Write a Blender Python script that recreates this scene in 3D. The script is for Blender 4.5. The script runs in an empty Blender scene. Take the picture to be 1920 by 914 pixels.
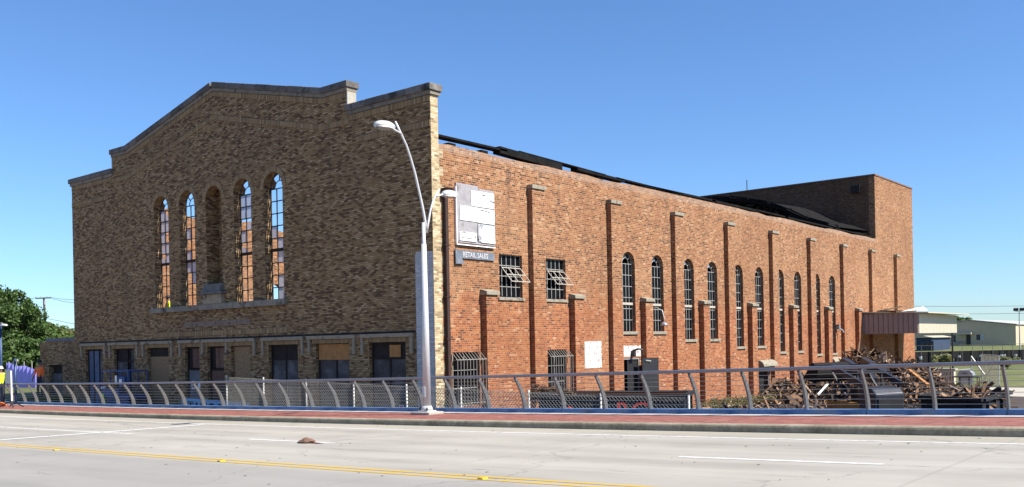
import bpy, bmesh, math, random
import numpy as np
from mathutils import Vector, Matrix
R = math.radians
scene = bpy.context.scene
col = scene.collection

# ------------------------------------------------------------------ camera, sky, sun
H = 3.2                                   # eye height above the yard
F, YAW, ROLL, CY = 1762.0, .6908, .0197, 646.7
cam = bpy.data.cameras.new('camera')
cam.sensor_width = 36; cam.lens = F / 1920 * 36
cam.shift_y = (CY - 457) / 1920
cam.clip_start = .1; cam.clip_end = 6000
co = bpy.data.objects.new('camera', cam); col.objects.link(co)
co.matrix_world = Matrix.Translation((0, 0, H)) @ Matrix.Rotation(YAW, 4, 'Z') @ Matrix.Rotation(R(90), 4, 'X') @ Matrix.Rotation(-ROLL, 4, 'Z')
scene.camera = co
SUN_EL, SUN_AZ = R(47), R(77)             # azimuth clockwise from +Y
world = bpy.data.worlds.new('World'); scene.world = world; world.use_nodes = True
wn = world.node_tree
sky = wn.nodes.new('ShaderNodeTexSky'); sky.sky_type = 'NISHITA'; sky.sun_disc = False
sky.sun_elevation = SUN_EL; sky.sun_rotation = SUN_AZ
sky.air_density = 1.0; sky.dust_density = .2; sky.ozone_density = 3.5
bg = wn.nodes['Background']; bg.inputs[1].default_value = .072
tint = wn.nodes.new('ShaderNodeMix'); tint.data_type = 'RGBA'; tint.blend_type = 'MULTIPLY'; tint.inputs[0].default_value = 1
tint.inputs[7].default_value = (.71, .93, 1.20, 1)
wn.links.new(sky.outputs[0], tint.inputs[6]); wn.links.new(tint.outputs[2], bg.inputs[0])
sl = bpy.data.lights.new('sun', 'SUN'); sl.energy = 5.0; sl.angle = R(.53); sl.color = (1, .94, .84)
so = bpy.data.objects.new('sun', sl); col.objects.link(so)
sd = Vector((math.sin(SUN_AZ) * math.cos(SUN_EL), math.cos(SUN_AZ) * math.cos(SUN_EL), math.sin(SUN_EL)))
so.rotation_euler = sd.to_track_quat('Z', 'Y').to_euler(); so.location = sd * 60
vs = scene.view_settings
vs.view_transform = 'Standard'; vs.look = 'None'; vs.gamma = 1; vs.exposure = 1.05

# ------------------------------------------------------------------ pixel -> place
def ray(px, py):
    a, b = px - 960, py - CY
    c, s = math.cos(ROLL), math.sin(ROLL)
    u, v = c * a - s * b, s * a + c * b
    return Vector((-math.sin(YAW) + math.cos(YAW) * u / F, math.cos(YAW) + math.sin(YAW) * u / F, -v / F))
EYE = Vector((0, 0, H))
def atY(px, py, Y): r = ray(px, py); return EYE + r * (Y / r.y)
def atX(px, py, X): r = ray(px, py); return EYE + r * (X / r.x)
def atZ(px, py, Z): r = ray(px, py); return EYE + r * ((Z - H) / r.z)
def atD(px, py, d): return EYE + ray(px, py) * d
Q = (2.09037818e-04, 3.12247641e-02, -1.19956220)
def railz(X):                              # top of the blue plinth along the bridge
    if X > 6: return railz(6) + (X - 6) * .034
    X = max(X, -74.)
    return Q[0] * X * X + Q[1] * X + Q[2] + H
def deck(X): return railz(X) - .10
def road(X): return railz(X) - .24
def LY(lat, X): return lat - .01126 * X

# ------------------------------------------------------------------ materials
class NT:
    def __init__(s, mat):
        s.t = mat.node_tree; s.n = s.t.nodes; s.l = s.t.links; s.b = s.n['Principled BSDF']
    def node(s, typ, **kw):
        n = s.n.new(typ)
        for k, v in kw.items(): setattr(n, k, v)
        return n
    def set(s, sock, v):
        if hasattr(v, 'is_output'): s.l.new(v, sock)
        elif v is not None: sock.default_value = v
    def m(s, op, a, b=None, c=None, clamp=False):
        n = s.node('ShaderNodeMath', operation=op, use_clamp=clamp)
        for i, v in enumerate((a, b, c)):
            if v is not None: s.set(n.inputs[i], v)
        return n.outputs[0]
    def mix(s, f, a, b, mode='MIX'):
        n = s.node('ShaderNodeMix', data_type='RGBA', blend_type=mode)
        s.set(n.inputs[0], f); s.set(n.inputs[6], c4(a)); s.set(n.inputs[7], c4(b)); return n.outputs[2]
    def noise(s, vec, scale, detail=3, rough=.55):
        n = s.node('ShaderNodeTexNoise'); s.set(n.inputs['Vector'], vec); n.inputs['Scale'].default_value = scale
        n.inputs['Detail'].default_value = detail; n.inputs['Roughness'].default_value = rough; return n.outputs[0]
    def ramp(s, f, stops, mode='LINEAR'):
        n = s.node('ShaderNodeValToRGB'); n.color_ramp.interpolation = mode; e = n.color_ramp.elements
        while len(e) < len(stops): e.new(.5)
        for x, (p, c) in zip(e, stops): x.position = p; x.color = c4(c)
        s.set(n.inputs[0], f); return n.outputs[0]
    def step(s, x, a, b):                  # smooth 0..1 between a and b
        n = s.node('ShaderNodeMapRange', interpolation_type='SMOOTHSTEP')
        s.set(n.inputs[0], x); n.inputs[1].default_value = a; n.inputs[2].default_value = b; return n.outputs[0]
    def xyz(s, v):
        n = s.node('ShaderNodeSeparateXYZ'); s.set(n.inputs[0], v); return n.outputs
    def comb(s, x, y, z=0):
        n = s.node('ShaderNodeCombineXYZ')
        for i, v in enumerate((x, y, z)): s.set(n.inputs[i], v)
        return n.outputs[0]
    def pos(s): return s.node('ShaderNodeNewGeometry').outputs['Position']
    def rnd(s): return s.node('ShaderNodeObjectInfo').outputs['Random']
    def bump(s, h, strength=.4, dist=.01):
        n = s.node('ShaderNodeBump'); n.inputs['Strength'].default_value = strength; n.inputs['Distance'].default_value = dist
        s.set(n.inputs['Height'], h); s.l.new(n.outputs[0], s.b.inputs['Normal'])
    def done(s, color, rough=.85, metal=0):
        s.set(s.b.inputs['Base Color'], c4(color) if not hasattr(color, 'is_output') else color)
        s.set(s.b.inputs['Roughness'], rough); s.b.inputs['Metallic'].default_value = metal
        s.b.inputs['Specular IOR Level'].default_value = .35
def c4(c): return (*c, 1) if isinstance(c, tuple) and len(c) == 3 else c
def newmat(name):
    m = bpy.data.materials.new(name); m.use_nodes = True; return m, NT(m)
MATS = {}
# light balance put into colour: mostly shaded materials kept full, sunlit rest scaled down
SHADED_UNSCALED = {'limestone', 'weathered_coping', 'cast_stone_hood', 'scarred_panel_stone', 'grey_boarded_panel', 'strand_board', 'orange_plywood', 'brown_door_plank', 'blue_grey_door', 'grey_door', 'blue_painted_plinth', 'brown_ribbed_metal', 'beige_metal_siding', 'light_blue_banner', 'blue_lift_paint', 'white_sheet_sign', 'worn_white_letter', 'red_letter', 'hi_vis_yellow', 'orange_vest', 'lime_vest', 'purple_scrim', 'dark_interior_board'}
def plain(name, c, rough=.8, metal=0, var=.25, scale=3., bump=0, dirt=None, rv=.0):
    if name in MATS: return MATS[name]
    if name not in SHADED_UNSCALED: c = tuple(x * 0.68 for x in c); dirt = tuple(x * 0.68 for x in dirt) if dirt else None
    m, t = newmat(name); p = t.pos()
    n1 = t.noise(p, scale, 5); n2 = t.noise(p, scale * 9, 3)
    f = t.m('ADD', t.m('MULTIPLY', n1, .65), t.m('MULTIPLY', n2, .35))
    lo = tuple(x * (1 - var) for x in c); hi = tuple(min(1, x * (1 + var)) for x in c)
    k = t.ramp(f, [(.3, lo), (.7, hi)])
    if dirt: k = t.mix(t.step(n1, .5, .72), k, dirt)
    if rv: k = t.mix(t.m('MULTIPLY', t.rnd(), rv), k, tuple(x * .35 for x in c))
    if bump: t.bump(n2, .5, bump)
    t.done(k, rough, metal); MATS[name] = m; return m

CH, BL = .0735, .215                       # brick course and stretcher module
def brick_nodes(t, ch=CH, bl=BL, mw=.012, hdr=6, soldier=False):
    uv = t.xyz(t.node('ShaderNodeUVMap').outputs[0]); u, v = uv[0], uv[1]
    if soldier: ch, bl = bl, ch
    vr = t.m('DIVIDE', v, ch); row = t.m('FLOOR', vr); fv = t.m('SUBTRACT', vr, row)
    par = t.m('MULTIPLY', t.m('FLOORED_MODULO', row, 2.), 0. if soldier else .5)
    if hdr and not soldier:
        h = t.m('LESS_THAN', t.m('FLOORED_MODULO', row, float(hdr)), .5)
        L = t.m('MULTIPLY', t.m('SUBTRACT', 1., t.m('MULTIPLY', h, .5)), bl)
    else: L = t.m('ADD', bl, 0.)
    ur = t.m('ADD', t.m('DIVIDE', u, L), par); b = t.m('FLOOR', ur); fu = t.m('SUBTRACT', ur, b)
    eu = t.m('MULTIPLY', t.m('MINIMUM', fu, t.m('SUBTRACT', 1., fu)), L)
    ev = t.m('MULTIPLY', t.m('MINIMUM', fv, t.m('SUBTRACT', 1., fv)), ch)
    mort = t.m('SUBTRACT', 1., t.step(t.m('MINIMUM', eu, ev), mw * .35, mw * .65))
    w = t.node('ShaderNodeTexWhiteNoise', noise_dimensions='3D'); t.set(w.inputs[0], t.comb(b, row, 0.))
    return u, v, row, mort, w.outputs[0], w.outputs[1]
def facade_mat(name, soldier=False, mw=.013):
    m, t = newmat(name)
    u, v, row, mort, w, wc = brick_nodes(t, ch=CH if soldier else .0625, bl=BL if soldier else .20, soldier=soldier, hdr=0, mw=mw)
    p = t.pos(); big = t.noise(p, .35, 4); fine = t.noise(p, 40, 3)
    sel = t.m('ADD', t.m('MULTIPLY', w, .92), t.m('MULTIPLY', t.noise(p, 1.2, 3), .16))
    k = t.ramp(sel, [(.06, (.085, .042, .018)), (.24, (.172, .090, .038)), (.38, (.265, .156, .068)), (.6, (.345, .212, .094)), (.85, (.405, .26, .122)), (1.0, (.52, .375, .21))])
    k = t.mix(t.m('MULTIPLY', t.step(big, .45, .75), .3), k, (.14, .09, .05))
    if soldier: k = t.mix(.4, k, (.44, .31, .16))
    mc = t.mix(t.noise(p, 2.2, 3), (.055, .038, .022), (.15, .105, .060)) if not soldier else t.mix(.5, (.06, .04, .03), (.08, .055, .04))
    k = t.mix(mort, k, mc)
    k = t.mix(t.m('MULTIPLY', fine, .35), k, (.02, .015, .01))
    x_, y_, z_ = t.xyz(p)
    run = t.step(t.noise(t.comb(t.m('MULTIPLY', x_, 2.2), 0., t.m('MULTIPLY', z_, .22)), 1., 4), .55, .75)
    k = t.mix(t.m('MULTIPLY', run, .38), k, (.06, .042, .026))
    t.bump(t.m('ADD', t.m('SUBTRACT', 1., mort), t.m('MULTIPLY', fine, .5)), .6, .006)
    t.done(k, .9); return m
def side_mat(name, corner=False, dark=False):
    m, t = newmat(name)
    u, v, row, mort, w, wc = brick_nodes(t, hdr=3, mw=.016)
    p = t.pos(); z = t.xyz(p)[2]
    big = t.noise(p, .45, 5); mid = t.noise(p, 2.0, 4); fine = t.noise(p, 45, 3)
    up = t.ramp(w, [(0, (.0396, .0142, .0066)), (.14, (.1055, .0355, .0142)), (.32, (.2045, .0722, .0261)), (.65, (.2704, .1053, .0392)), (.9, (.3298, .1538, .0680)), (1, (.4221, .2662, .1578))])
    lo = t.ramp(w, [(0, (.0726, .0213, .0082)), (.14, (.1847, .0444, .0120)), (.35, (.2704, .0722, .0179)), (.7, (.3298, .0976, .0261)), (.93, (.3694, .1479, .0517)), (1, (.4353, .2781, .1686))])
    zz = t.m('ADD', z, t.m('MULTIPLY', t.m('SUBTRACT', mid, .5), 2.6))
    fl = t.m('SUBTRACT', 1., t.step(zz, 4.2, 5.6))
    k = t.mix(fl, up, lo)
    mc = t.mix(fl, t.mix(mid, (.3034, .1834, .0979), (.4749, .3372, .2122)), t.mix(mid, (.2770, .1242, .0653), (.4617, .3076, .2067)))
    k = t.mix(mort, k, mc)
    pale = t.m('MULTIPLY', t.step(t.noise(p, .8, 4), .60, .78), .16)
    k = t.mix(pale, k, (.4216, .2856, .1904))
    st = t.step(t.noise(t.comb(t.m('MULTIPLY', t.xyz(p)[1], 1.6), t.m('MULTIPLY', t.xyz(p)[0], 1.6), t.m('MULTIPLY', z, .25)), 1., 4), .58, .76)
    k = t.mix(t.m('MULTIPLY', t.step(big, .42, .62), .28), k, (.20, .085, .035))
    rp_ = t.m('MULTIPLY', t.step(t.noise(p, .33, 2, .3), .60, .63), .14); k = t.mix(rp_, k, (.44, .27, .15))
    k = t.mix(t.m('MULTIPLY', st, .5), k, (.0952, .0476, .0306))
    if corner: topw = t.m('MULTIPLY', t.step(t.m('ADD', z, t.m('MULTIPLY', mid, .3)), 9.72, 9.86), t.step(z, 9.95, 9.9))
    if corner: k = t.mix(t.m('MULTIPLY', topw, .3), k, (.3808, .3128, .2584))
    if corner:                             # tan bricks of the front returned and toothed into the red wall
        tan = t.ramp(w, [(0, (.1360, .0952, .0544)), (.25, (.3060, .2312, .1292)), (.7, (.4080, .3264, .1904)), (1, (.4896, .4148, .2856))])
        tan = t.mix(mort, tan, (.3400, .2720, .1768))
        lim = t.m('ADD', 22.40, t.m('MULTIPLY', t.m('LESS_THAN', t.m('FLOORED_MODULO', row, 8.), 4.), .16))
        k = t.mix(t.m('LESS_THAN', t.xyz(p)[1], lim), k, tan)
    if dark: k = t.mix(.62, k, (.0374, .0190, .0136))  # darker copy of the red brick: shade on the wall put into the colour
    k = t.mix(t.m('MULTIPLY', fine, .3), k, (.0680, .0272, .0136))
    t.bump(t.m('ADD', t.m('SUBTRACT', 1., mort), t.m('MULTIPLY', fine, .6)), .5, .006)
    t.done(k, .9); return m
M_FACADE = facade_mat('tan_brick'); M_SOLDIER = facade_mat('tan_soldier_brick', True)
M_SIDE = side_mat('red_brick', True); M_RED = side_mat('red_brick_plain'); M_SHADE_BRICK = side_mat('shade_darkened_brick', dark=True)
def quoin_mat():
    m, t = newmat('tan_brick_return')
    u, v, row, mort, w, wc = brick_nodes(t, hdr=0, mw=.014); p = t.pos()
    k = t.ramp(w, [(0, (.1584, .1080, .0648)), (.25, (.3312, .2520, .1440)), (.7, (.4464, .3600, .2160)), (1, (.5328, .4536, .3168))])
    k = t.mix(mort, k, (.3240, .2520, .1584)); t.bump(t.m('SUBTRACT', 1., mort), .5, .006); t.done(k, .9); return m
M_QUOIN = quoin_mat()
def whitewash():
    m, t = newmat('whitewashed_brick'); u, v, row, mort, w, wc = brick_nodes(t, hdr=3, mw=.016); p = t.pos()
    k = t.ramp(w, [(0, (.4464, .4320, .4320)), (1, (.6120, .6048, .5904))]); k = t.mix(t.m('MULTIPLY', mort, .6), k, (.3024, .2736, .2592))
    k = t.mix(t.step(t.noise(p, 7, 4), .58, .66), k, (.3456, .1440, .0864)); t.bump(t.m('SUBTRACT', 1., mort), .5, .005); t.done(k, .85); return m
M_WASH = whitewash()
def greywash():
    m, t = newmat('grey_painted_brick'); u, v, row, mort, w, wc = brick_nodes(t, hdr=0, mw=.012); p = t.pos()
    k = t.ramp(w, [(0, (.36, .36, .37)), (1, (.50, .50, .51))]); k = t.mix(mort, k, (.26, .26, .27)); t.bump(t.m('SUBTRACT', 1., mort), .5, .005); t.done(k, .85); return m
M_GREYWASH = greywash()
M_STONE = plain('limestone', (.26, .225, .18), .9, var=.45, scale=2.5, dirt=(.06, .05, .042), bump=.004, rv=.4)
M_COPE = plain('weathered_coping', (.175, .16, .145), .9, var=.6, scale=1.8, dirt=(.03, .028, .027), bump=.005, rv=.7)
M_CAP = plain('concrete_cap', (.38, .34, .26), .9, var=.4, scale=4, dirt=(.14, .12, .09))
M_HOOD = plain('cast_stone_hood', (.31, .25, .175), .85, var=.35, scale=3, dirt=(.08, .065, .05))
M_STEEL = plain('old_window_steel', (.45, .44, .41), .6, .2, var=.3, scale=9)
M_DSTEEL = plain('dark_window_steel', (.05, .045, .045), .6, .2)
M_TRANS = plain('transom_stone', (.55, .50, .42), .8)
M_BLACK = plain('charred_black', (.018, .016, .016), .85, var=.5, scale=6, bump=.02)
M_TAR = plain('tar_roofing', (.016, .015, .015), 1., var=.6, scale=3, bump=.02)
M_TAR.node_tree.nodes['Principled BSDF'].inputs['Specular IOR Level'].default_value = .1
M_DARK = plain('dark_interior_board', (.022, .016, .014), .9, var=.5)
M_RAIL = plain('brushed_grey_rail', (.40, .40, .42), .38, .75, var=.12, scale=5)
M_POST = plain('galvanised_post', (.24, .235, .23), .5, .55, var=.2, scale=6)
M_BLUE = plain('blue_painted_plinth', (.075, .15, .30), .65, var=.35, scale=1.2, dirt=(.13, .16, .21))
M_CABLE = plain('stainless_cable', (.5, .5, .5), .4, .8)
M_LAMP = plain('satin_aluminium_paint', (.80, .80, .80), .42, .25, var=.12, scale=2)
M_WIRE = plain('galvanised_wire', (.36, .34, .29), .6, .2)
M_GALV = plain('galvanised_pipe', (.58, .58, .57), .5, .4)
M_PIPE = plain('rusty_downspout', (.060, .032, .026), .75, .1, var=.4, scale=4)
M_WHITE = plain('white_sheet_sign', (.80, .80, .80), .6, var=.06, scale=2)
M_PLY = plain('grey_weathered_board', (.42, .40, .42), .85, var=.3, scale=3, dirt=(.22, .19, .18))
M_OSB = plain('strand_board', (.26, .165, .085), .85, var=.5, scale=14)
M_PLYOR = plain('orange_plywood', (.36, .17, .055), .8, var=.25, scale=6)
M_BOARD = plain('grey_boarded_panel', (.062, .054, .056), .75, var=.7, scale=1.6, dirt=(.13, .12, .125))
M_PLANK = plain('brown_door_plank', (.16, .085, .06), .8, var=.35, scale=5, rv=.5)
M_BDOOR = plain('blue_grey_door', (.09, .12, .20), .7, var=.4, scale=3)
M_GDOOR = plain('grey_door', (.13, .13, .15), .7, var=.3, scale=3)
M_DBLACK = plain('black_steel_door', (.028, .028, .03), .5, var=.25)
M_BAR = plain('window_guard_bar', (.36, .33, .29), .6, .3)
M_SIGN = plain('slate_sign_board', (.19, .22, .27), .8, var=.35, scale=4, dirt=(.28, .28, .31))
M_INK = plain('black_spray', (.02, .02, .02), .8)
M_LET = plain('worn_white_letter', (.46, .46, .46), .8, var=.35, scale=20)
M_REDL = plain('red_letter', (.75, .05, .03), .6)
M_DUMP = plain('black_container_steel', (.012, .012, .014), .85, 0, var=.4, scale=2)
M_RUST = plain('rusty_steel', (.24, .12, .065), .9, 0, var=.45, scale=3)
M_CBROWN = plain('brown_ribbed_metal', (.27, .205, .18), .7, 0, var=.12)
M_CCREAM = plain('cream_ribbed_metal', (.66, .60, .47), .65, .05, var=.08)
M_CONC = plain('pale_concrete', (.52, .49, .42), .85, var=.2, scale=1)
M_WOOD = plain('old_timber', (.24, .165, .105), .85, var=.5, scale=4, rv=.6)
M_TYRE = plain('rubber', (.02, .02, .02), .8)
M_MUST = plain('mustard_paint', (.36, .19, .04), .6, var=.3)
M_HOODB = plain('dark_blue_grey_paint', (.032, .038, .055), .4, .1, var=.3)
M_LBLUE = plain('light_blue_banner', (.17, .36, .60), .7, var=.1)
M_LIFT = plain('blue_lift_paint', (.030, .065, .20), .5, .1, var=.25)
M_PURPLE = plain('purple_scrim', (.34, .31, .80), .7, var=.12, scale=2)
M_BPOLE = plain('blue_steel_pole', (.05, .09, .20), .45, .3)
M_BEIGE = plain('beige_metal_siding', (.47, .385, .265), .7, var=.06, scale=.4)
M_BROOF = plain('pale_metal_roof', (.62, .61, .58), .6)
M_GLASSD = plain('dark_far_glass', (.05, .06, .08), .2)
M_SILT = plain('black_fence_fabric', (.012, .012, .014), .95)
M_POLEW = plain('utility_pole_wood', (.10, .08, .065), .9)
M_YEL = plain('yellow_marker', (.75, .5, .03), .5)
M_STEELB = plain('silver_lid', (.55, .55, .57), .35, .6)

def glass(name, tint, dirt, fd, ft, ior=1.35):
    m, t = newmat(name); n, l = t.n, t.l
    out = n['Material Output']; p = t.pos()
    tr = t.node('ShaderNodeBsdfTransparent'); tr.inputs[0].default_value = c4(tint)
    di = t.node('ShaderNodeBsdfDiffuse'); di.inputs[0].default_value = c4(dirt)
    tl = t.node('ShaderNodeBsdfTranslucent'); tl.inputs[0].default_value = c4(dirt)
    gl = t.node('ShaderNodeBsdfGlossy'); gl.inputs['Roughness'].default_value = .08
    mx = t.node('ShaderNodeMixShader'); mx.inputs[0].default_value = ft; l.new(di.outputs[0], mx.inputs[1]); l.new(tl.outputs[0], mx.inputs[2])
    m2 = t.node('ShaderNodeMixShader'); l.new(tr.outputs[0], m2.inputs[1]); l.new(mx.outputs[0], m2.inputs[2])
    l.new(t.m('MULTIPLY', t.m('ADD', .55, t.noise(p, 3, 4)), fd), m2.inputs[0])
    fr = t.node('ShaderNodeFresnel'); fr.inputs[0].default_value = ior
    m3 = t.node('ShaderNodeMixShader'); l.new(fr.outputs[0], m3.inputs[0]); l.new(m2.outputs[0], m3.inputs[1]); l.new(gl.outputs[0], m3.inputs[2])
    l.new(m3.outputs[0], out.inputs[0]); return m
M_GLASS = glass('dusty_dark_glass', (.10, .10, .11), (.010, .010, .011), .6, .3, 1.14)
M_FROST = glass('frosted_glass', (.75, .75, .8), (.60, .57, .60), .8, .75)

# ------------------------------------------------------------------ mesh builder
class MB:
    def __init__(s): s.v = []; s.f = []; s.uv = {}
    def quad(s, pts, uv=None):
        i = len(s.v); s.v += [Vector(p) for p in pts]; s.f.append(list(range(i, i + len(pts))))
        if uv: s.uv[len(s.f) - 1] = uv
        return s
    def box(s, lo, hi):
        x0, y0, z0 = lo; x1, y1, z1 = hi; i = len(s.v)
        s.v += [Vector(p) for p in ((x0, y0, z0), (x1, y0, z0), (x1, y1, z0), (x0, y1, z0), (x0, y0, z1), (x1, y0, z1), (x1, y1, z1), (x0, y1, z1))]
        s.f += [[i + k for k in q] for q in ((0, 3, 2, 1), (4, 5, 6, 7), (0, 1, 5, 4), (1, 2, 6, 5), (2, 3, 7, 6), (3, 0, 4, 7))]
        return s
    def beam(s, a, b, w, h, up=(0, 0, 1), taper=1.):
        a, b = Vector(a), Vector(b); d = (b - a).normalized(); u = Vector(up)
        if abs(d.dot(u)) > .98: u = Vector((1, 0, 0))
        sx = d.cross(u).normalized(); sy = sx.cross(d); i = len(s.v)
        for p, k in ((a, 1.), (b, taper)):
            for x, y in ((-1, -1), (1, -1), (1, 1), (-1, 1)): s.v.append(p + sx * (x * w / 2 * k) + sy * (y * h / 2 * k))
        s.f += [[i + k for k in q] for q in ((0, 3, 2, 1), (4, 5, 6, 7), (0, 1, 5, 4), (1, 2, 6, 5), (2, 3, 7, 6), (3, 0, 4, 7))]
        return s
    def tube(s, pts, rad, n=10, cap=True):
        pts = [Vector(p) for p in pts]; rads = rad if isinstance(rad, (list, tuple)) else [rad] * len(pts)
        up = None; base = len(s.v)
        for k, p in enumerate(pts):
            d = (pts[min(k + 1, len(pts) - 1)] - pts[max(k - 1, 0)]).normalized()
            if up is None:
                up = Vector((0, 0, 1)) if abs(d.z) < .9 else Vector((1, 0, 0))
            x = d.cross(up).normalized(); up = x.cross(d).normalized()
            for j in range(n):
                a = 2 * math.pi * j / n; s.v.append(p + x * (math.cos(a) * rads[k]) + up * (math.sin(a) * rads[k]))
        for k in range(len(pts) - 1):
            for j in range(n):
                s.f.append([base + k * n + j, base + k * n + (j + 1) % n, base + (k + 1) * n + (j + 1) % n, base + (k + 1) * n + j])
        if cap:
            s.f.append([base + j for j in reversed(range(n))]); s.f.append([base + (len(pts) - 1) * n + j for j in range(n)])
        return s
    def prism(s, poly, axis, a, b):        # polygon in the plane across an axis, pushed from a to b
        def P(q, t):
            return {'x': (t, q[0], q[1]), 'y': (q[0], t, q[1]), 'z': (q[0], q[1], t)}[axis]
        i = len(s.v); n = len(poly)
        s.v += [Vector(P(q, a)) for q in poly] + [Vector(P(q, b)) for q in poly]
        s.f.append(list(range(i, i + n))); s.f.append(list(range(i + 2 * n - 1, i + n - 1, -1)))
        for k in range(n): s.f.append([i + k, i + (k + 1) % n, i + n + (k + 1) % n, i + n + k])
        return s
    def xf(s, M, start=0):
        for k in range(start, len(s.v)): s.v[k] = M @ s.v[k]
        return s
    def build(s, name, mat, parent=None, smooth=False, bevel=0, fix=True):
        if parent is not None: o0 = parent_world(parent)
        else:
            xs = [v.x for v in s.v]; ys = [v.y for v in s.v]; zs = [v.z for v in s.v]
            o0 = Vector(((min(xs) + max(xs)) / 2, (min(ys) + max(ys)) / 2, min(zs)))
        me = bpy.data.meshes.new(name); me.from_pydata([tuple(v - o0) for v in s.v], [], s.f)
        finish(me, o0, s.uv, fix, smooth, bevel)
        me.materials.append(mat); o = bpy.data.objects.new(name, me); col.objects.link(o)
        if parent is not None: o.parent = parent
        else: o.location = o0
        return o
def parent_world(p):
    v = p.location.copy()
    while p.parent: p = p.parent; v += p.location
    return v
def finish(me, o0, uvs, fix, smooth, bevel=0):
    bm = bmesh.new(); bm.from_mesh(me)
    if fix and not uvs: bmesh.ops.recalc_face_normals(bm, faces=bm.faces)
    if bevel: bmesh.ops.bevel(bm, geom=[e for e in bm.edges], offset=bevel, segments=2, profile=.5, affect='EDGES', clamp_overlap=True)
    for u_ in list(bm.loops.layers.uv): bm.loops.layers.uv.remove(u_)
    L = bm.loops.layers.uv.new('UVMap'); bm.faces.ensure_lookup_table()
    for f in bm.faces:
        n = f.normal; ax, ay, az = abs(n.x), abs(n.y), abs(n.z); cu = uvs.get(f.index) if uvs else None
        for k, l in enumerate(f.loops):
            if cu: l[L].uv = cu[k]; continue
            w = l.vert.co + o0
            l[L].uv = (w.y, w.z) if ax >= ay and ax >= az else ((w.x, w.z) if ay >= az else (w.x, w.y))
        f.smooth = smooth
    bm.to_mesh(me); bm.free()
def empty(name, loc, label=None, cat=None, group=None):
    o = bpy.data.objects.new(name, None); o.location = loc; o.empty_display_size = .3; col.objects.link(o)
    if label: tag(o, label, cat, group)
    return o
def tag(o, label, cat, group=None):
    o['label'] = label; o['category'] = cat
    if group: o['group'] = group
    return o
def struct(o): o['kind'] = 'structure'; return o
def stuff(o, label=None, cat=None):
    o['kind'] = 'stuff'
    if label: tag(o, label, cat)
    return o
def holed(name, outline, holes, thick, place, mat, parent):
    """Wall sheet with openings: outline and holes in 2D, place maps (a, b, t) to the world, t from 0 to thick."""
    cu = bpy.data.curves.new('tmp', 'CURVE'); cu.dimensions = '2D'; cu.fill_mode = 'BOTH'; cu.extrude = thick / 2
    for poly in [outline] + holes:
        sp = cu.splines.new('POLY'); sp.points.add(len(poly) - 1); sp.use_cyclic_u = True
        for p, q in zip(sp.points, poly): p.co = (q[0], q[1], 0, 1)
    ob = bpy.data.objects.new('tmp', cu); col.objects.link(ob)
    dg = bpy.context.evaluated_depsgraph_get(); me = bpy.data.meshes.new_from_object(ob.evaluated_get(dg))
    bpy.data.objects.remove(ob); bpy.data.curves.remove(cu)
    o0 = parent_world(parent)
    for v in me.vertices: v.co = Vector(place(v.co.x, v.co.y, v.co.z + thick / 2)) - o0
    bm = bmesh.new(); bm.from_mesh(me); bmesh.ops.remove_doubles(bm, verts=bm.verts, dist=1e-4); bm.to_mesh(me); bm.free()
    finish(me, o0, None, True, False); me.name = name
    me.materials.clear(); me.materials.append(mat)
    o = bpy.data.objects.new(name, me); col.objects.link(o); o.parent = parent; return o
def arch(cx, w, z0, ztop, n=14):
    r = w / 2; zs = ztop - r
    return [(cx - r, z0), (cx + r, z0)] + [(cx + r * math.cos(a), zs + r * math.sin(a)) for a in [math.pi * k / n for k in range(n + 1)]]
def rect(x0, x1, z0, z1): return [(x0, z0), (x1, z0), (x1, z1), (x0, z1)]
def copy_tree(o, parent=None):
    c = o.copy(); col.objects.link(c); c.parent = parent
    for ch in list(o.children): copy_tree(ch, c)
    return c
def text(body, size, mat, name, parent, M, extrude=.006, sx=1.):
    cu = bpy.data.curves.new('tmp', 'FONT'); cu.body = body; cu.size = size; cu.extrude = extrude; cu.align_x = 'LEFT'; cu.resolution_u = 3; cu.offset = size * .012
    ob = bpy.data.objects.new('tmp', cu); col.objects.link(ob)
    me = bpy.data.meshes.new_from_object(ob.evaluated_get(bpy.context.evaluated_depsgraph_get()))
    bpy.data.objects.remove(ob)
    o0 = parent_world(parent)
    for v in me.vertices: v.co = M @ Vector((v.co.x * sx, v.co.y, v.co.z)) - o0
    me.materials.clear(); me.materials.append(mat); me.name = name
    o = bpy.data.objects.new(name, me); col.objects.link(o); o.parent = parent; return o
rng = random.Random(7)

# ------------------------------------------------------------------ ground, bridge road
def ground_mat():
    m, t = newmat('yard_ground'); p = t.pos(); x, y, z = t.xyz(p)
    n = t.noise(p, .25, 6); n2 = t.noise(p, 6, 4)
    dirt = t.ramp(t.m('ADD', t.m('MULTIPLY', n, .6), t.m('MULTIPLY', n2, .4)), [(.3, (.0340, .0258, .0204)), (.55, (.0680, .0530, .0408)), (.75, (.1156, .0952, .0748))])
    t.bump(n2, .8, .03); t.done(dirt, .95); return m
def lawn_mat():
    m, t = newmat('mown_grass'); p = t.pos()
    n = t.noise(p, .12, 5); n2 = t.noise(p, 2.5, 4)
    k = t.ramp(t.m('ADD', t.m('MULTIPLY', n, .6), t.m('MULTIPLY', n2, .4)), [(.32, (.0510, .0714, .0190)), (.5, (.0952, .1088, .0306)), (.68, (.1632, .1496, .0578))])
    t.bump(n2, .8, .04); t.done(k, .95); return m
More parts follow.
